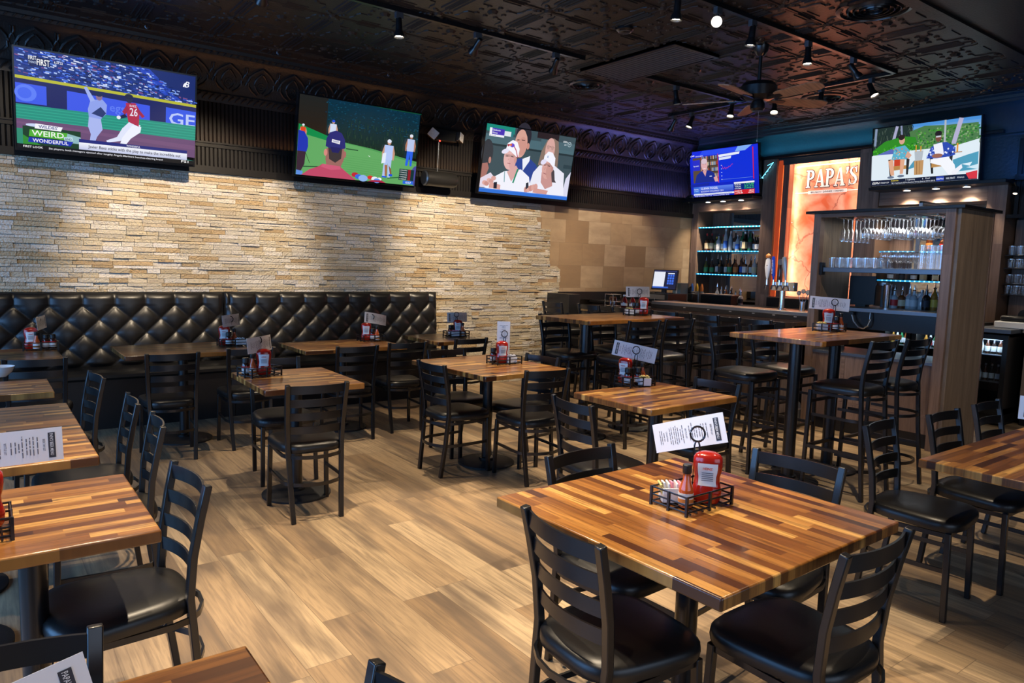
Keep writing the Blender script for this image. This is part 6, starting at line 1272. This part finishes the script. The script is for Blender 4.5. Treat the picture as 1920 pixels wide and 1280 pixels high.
# ------------------------------------------------------------------ ceiling fixtures
def track(pts, label):
    t = thing('track_rail', label, 'lighting track', (0, 0, 0)); mb = MB()
    for a, b in zip(pts, pts[1:]):
        x0, x1 = sorted((a[0], b[0])); y0, y1 = sorted((a[1], b[1])); mb.box(x0-.018, x1+.018, y0-.018, y1+.018, 3.415, 3.45)
    mb.build('rail', M_METAL, t, bevel=.002); mb = MB(); p = pts[-1]; mb.box(p[0]-.03, p[0]+.03, p[1]-.03, p[1]+.03, 3.408, 3.449); mb.build('end_cap', M_METAL, t)
track([(-.5, 5.16), (4.58, 5.16)], 'long black lighting track running beside the stone wall')
track([(2.8, 3.5), (7.09, 3.5), (7.09, 6.24)], 'black lighting track passing the fan and turning towards the back corner')
track([(5.45, 5.2), (7.04, 5.2)], 'short black lighting track left of the ceiling fan')
HD = [(1.67, 5.16, (1.75, 7.4, 1.65), 480, 'at the top edge above the second television', 54, 1), (2.70, 5.16, (2.7, 5.0, 0), 230, 'pointing straight down, first from left on the stone wall track', 66, 1), (3.43, 5.16, (3.5, 7.4, 1.8), 120, 'polished, second from left on the stone wall track', 60, 0), (4.28, 5.16, (5.15, 7.4, 1.6), 460, 'tilted to the wall at the end of the stone wall track', 66, 0),
      (3.98, 3.5, (3.9, 3.7, 0), 170, 'at the top edge beside the bright bare lamp', 70, 1), (4.42, 3.5, (2.9, 3.6, 0), 230, 'glaring towards the camera', 60, 2), (4.84, 3.5, (4.7, 3.8, 0), 170, 'first one right of the glaring lamp', 66, 1), (5.61, 3.5, (5.4, 3.3, 0), 160, 'second one right of the glaring lamp', 66, 1), (6.33, 3.5, (7.2, 2.6, 1.6), 100, 'third one right of the glaring lamp, tilted right', 55, 0), (7.09, 3.72, (6.9, 2.4, 1.0), 60, 'just past the corner of the track, tilted', 60, 0),
      (5.96, 5.2, (6.4, 5.0, 0.45), 230, 'glowing, left of the fan on the short track', 66, 1), (7.09, 5.92, (6.0, 6.3, .5), 130, 'at the far left end of the back track', 60, 1), (6.90, 5.2, (6.1, 5.0, .6), 80, 'under the left fan blade', 60, 1), (7.09, 6.2, (7.2, 7.4, 1.6), 110, 'farthest one near the dark corner, unlit side showing', 70, 0), (7.09, 4.24, (6.9, 4.2, 1.2), 50, 'black one seen against the round vent right of the fan', 50, 0), (7.09, 4.78, (6.0, 4.1, .5), 130, 'glowing just below the right fan blades', 60, 1)]
for i, (x, y, tg, pw, wh, ang, glow) in enumerate(HD):
    t = thing('track_spotlight', 'small black track spotlight '+wh, 'spotlight', (x, y, 3.415))
    mb = MB(); mb.box(-.03, .03, -.018, .018, -.045, 0); mb.build('adapter', M_STEELD, t); mb = MB(); mb.tube([(0, 0, -.045), (0, 0, -.09)], .008, 8); mb.build('stem', M_METAL, t)
    base = Vector((x, y, 3.325)); d = (Vector(tg)-base).normalized()
    if glow == 2: d = (Vector((0, 0, CAM_H+.6))-base).normalized()*.8+d*.2; d.normalize()
    M = Matrix.Translation((0, 0, -.09)) @ d.to_track_quat('Z', 'Y').to_matrix().to_4x4()
    mb = MB(); mb.lathe([(0, -.055), (.018, -.055), (.024, -.045), (.026, .03), (.028, .045), (.040, .07), (.042, .095), (.038, .095), (.034, .075)], 18, M=M); mb.build('lamp_body', M_METAL, t, smooth=40)
    mb = MB(); mb.lathe([(0, .080), (.035, .080)], 18, M=M); mb.build('lens', M_LAMP if glow else M_LAMPD, t)
    spot('track_light', tuple(base+d*.10), tg, pw, ang, 0.6)
# fan
t = thing('ceiling_fan', 'five blade ceiling fan with brown wooden blades and dark motor', 'ceiling fan', (5.52, 3.89, 0))
mb = MB(); mb.lathe([(0, 3.36), (.03, 3.36), (.06, 3.40), (.07, 3.45)], 24); mb.build('canopy', M_METAL, t); mb = MB(); mb.tube([(0, 0, 3.14), (0, 0, 3.38)], .016, 12); mb.build('downrod', M_METAL, t)
mb = MB(); mb.lathe([(0, 2.99), (.10, 2.99), (.15, 3.02), (.155, 3.10), (.13, 3.135), (.04, 3.15), (0, 3.15)], 32); mb.build('motor', M_METAL, t); mb = MB(); mb.lathe([(0, 2.90), (.045, 2.90), (.06, 2.92), (.06, 2.96), (.045, 2.99), (0, 2.99)], 24); mb.build('switch_housing', M_METAL, t)
mb = MB(); mb.tube([(.02, 0, 2.90), (.022, 0, 2.66)], .0018, 5); mb.lathe([(0, 2.64), (.006, 2.645), (.006, 2.66), (0, 2.665)], 8, (.022, 0, 0)); mb.build('pull_chain', M_STEEL, t)
for k in range(5):
    a = R(46+72*k); M = Matrix.Rotation(a, 4, 'Z') @ Matrix.Translation((0, 0, 3.0)) @ Matrix.Rotation(R(-13), 4, 'X')
    pl = [(.20, -.045), (.24, -.06), (.58, -.072), (.64, -.05), (.655, 0), (.64, .05), (.58, .072), (.24, .06), (.20, .045)]
    mb = MB(); mb.prism(pl, -.004, .004, 'z', M=M); b_ = mb.build('blade', M_BLADE, t)
    mb = MB(); mb.prism([(.09, -.012), (.20, -.03), (.25, -.02), (.25, .02), (.20, .03), (.09, .012)], -.010, -.005, 'z', M=M); mb.build('blade_arm', M_METAL, b_)
# vents
M_VENT = mat('dark_grey_vent', (0.09, 0.09, 0.095), 0.4)
def diffuser(x, y, label, r=.26):
    t = thing('air_diffuser', label, 'air vent', (x, y, 3.45)); mb = MB()
    mb.lathe([(r, 0), (r, -.012), (r*.88, -.02), (r*.86, -.004)], 36); mb.build('outer_ring', M_METAL, t)
    for k in range(4):
        q = r*(.74-.17*k); mb = MB(); mb.lathe([(q, -.002), (q*.93, -.026), (q*.90, -.022), (q*.95, 0)], 32); mb.build('ring_vane', M_METAL, t)
diffuser(5.35, 2.83, 'round black air diffuser at the top right of the ceiling')
diffuser(5.33, 5.90, 'round black air diffuser left of the big slatted vent', .2)
diffuser(7.63, 4.53, 'round black air diffuser behind the fan blades', .24)
t = thing('return_vent', 'large rectangular black slatted vent in the ceiling', 'air vent', (0, 0, 0)); mb = MB()
for b in ((4.86, 5.46, 4.28, 4.31), (4.86, 5.46, 5.45, 5.48), (4.86, 4.89, 4.31, 5.45), (5.43, 5.46, 4.31, 5.45)): mb.box(b[0], b[1], b[2], b[3], 3.415, 3.45)
mb.build('frame', M_METAL, t); mb = MB(); mb.box(4.86, 5.46, 4.28, 5.48, 3.4225, 3.449); mb.build('backing', M_CAST, t)
for k in range(11): x = 4.915+k*.048; mb = MB(); mb.box(x, x+.022, 4.31, 5.45, 3.418, 3.422); mb.build('slat', M_VENT, t)
t = thing('smoke_detector', 'round dark smoke detector on the ceiling above the slatted vent', 'smoke detector', (4.315, 4.338, 3.45)); mb = MB(); mb.lathe([(.07, 0), (.07, -.02), (.05, -.035), (0, -.038)], 24); mb.build('body', M_METAL, t); mb = MB(); mb.lathe([(.055, -.034), (.05, -.0375), (.045, -.034)], 20); mb.build('vent_ring', M_STEELD, t)
# emergency light, speaker, small fittings on the left wall
t = thing('emergency_light', 'black emergency light with two square heads between two televisions', 'emergency light', (4.44, 7.33, 2.97)); mb = MB(); mb.box(-.14, .14, -.05, .04, -.06, .07); mb.build('case', M_BLACKP, t, bevel=.008)
for s, rz_, nm in ((-1, R(-25), 'left'), (1, R(35), 'right')):
    M = Matrix.Translation((s*.19, -.07, .0)) @ Matrix.Rotation(rz_, 4, 'Z') @ Matrix.Rotation(R(38 if s < 0 else 12), 4, 'Y')
    mb = MB(); mb.box(-.055, .055, 0, .05, -.055, .055, M=M); hd = mb.build('lamp_head', M_BLACKP, t, bevel=.01); mb = MB(); mb.box(-.05, .05, -.006, .0, -.05, .05, M=M); mb.build('lens', mat('frosted_lens', (.8, .8, .82), .3, coat=.5, bump=(90, 1.0, .01)), hd, bevel=.006)
mb = MB(); mb.box(-.10, -.085, -.055, -.05, -.075, -.06); mb.build('indicator', mat('red_indicator', (1, 0, 0), .5, emit=(1, .05, .03), es=6), t)
mb = MB(); mb.tube([(4.38, 7.355, 2.91), (4.375, 7.36, 2.7), (4.365, 7.355, 2.56)], .006, 6); tag(mb.build('power_cable', M_STEELD), 'thin grey cable from emergency light down to the speaker', 'cable')
t = thing('wall_speaker', 'black cylindrical speaker on the wall ledge right of the golf television', 'speaker', (4.33, 7.22, 2.46)); M = Matrix.Rotation(PI/2, 4, 'Y'); mb = MB(); mb.lathe([(.06, -.22), (.085, -.20), (.085, .17), (.07, .20)], 28, M=M); mb.build('cabinet', M_BLACKP, t); mb = MB(); mb.lathe([(0, -.222), (.07, -.222), (.086, -.21)], 28, M=M); mb.build('end_cap', M_STEELD, t); mb = MB(); mb.box(-.04, .04, .06, .14, -.03, .03); mb.build('bracket', M_BLACKP, t)
t = thing('corner_camera', 'small black and chrome camera beside the news television', 'camera', (8.78, 7.28, 2.60)); mb = MB(); mb.lathe([(0, -.05), (.04, -.05), (.045, .03), (.03, .05), (0, .05)], 18, M=Matrix.Rotation(R(70), 4, 'X')); mb.build('body', M_BLACKP, t); mb = MB(); mb.tube([(0, 0, .0), (.02, .04, -.07), (.05, .08, -.03)], .01, 8); mb.build('arm', M_CHROME, t)
t = thing('clip_light', 'small dark clip light beside the right bar pillar', 'spotlight', (8.86, 3.02, 2.44)); mb = MB(); mb.tube([(0, 0, .09), (0, -.02, .04)], .01, 8); mb.tube([(0, -.02, .04), (-.02, -.02, -.03)], .022, 12); mb.build('body', M_METAL, t); mb = MB(); mb.tube([(-.02, -.02, -.03), (-.021, -.02, -.036)], .02, 12); mb.build('lens', M_LAMPD, t)
for i, x in enumerate((-.1, 1.25, 2.374, 3.528, 4.716, 5.908, 7.1)):
    mb = MB(); mb.tube([(x, 6.98, 3.455), (x, 6.98, 3.43), (x+.012, 6.98, 3.42), (x+.015, 6.98, 3.435)], .004, 6); tag(mb.build('ceiling_hook', M_STEELD), 'tiny ceiling hook %s from left in the row along the wall cornice' % NTH[i], 'hook', 'ceiling hooks')
# supports holding up the wall televisions
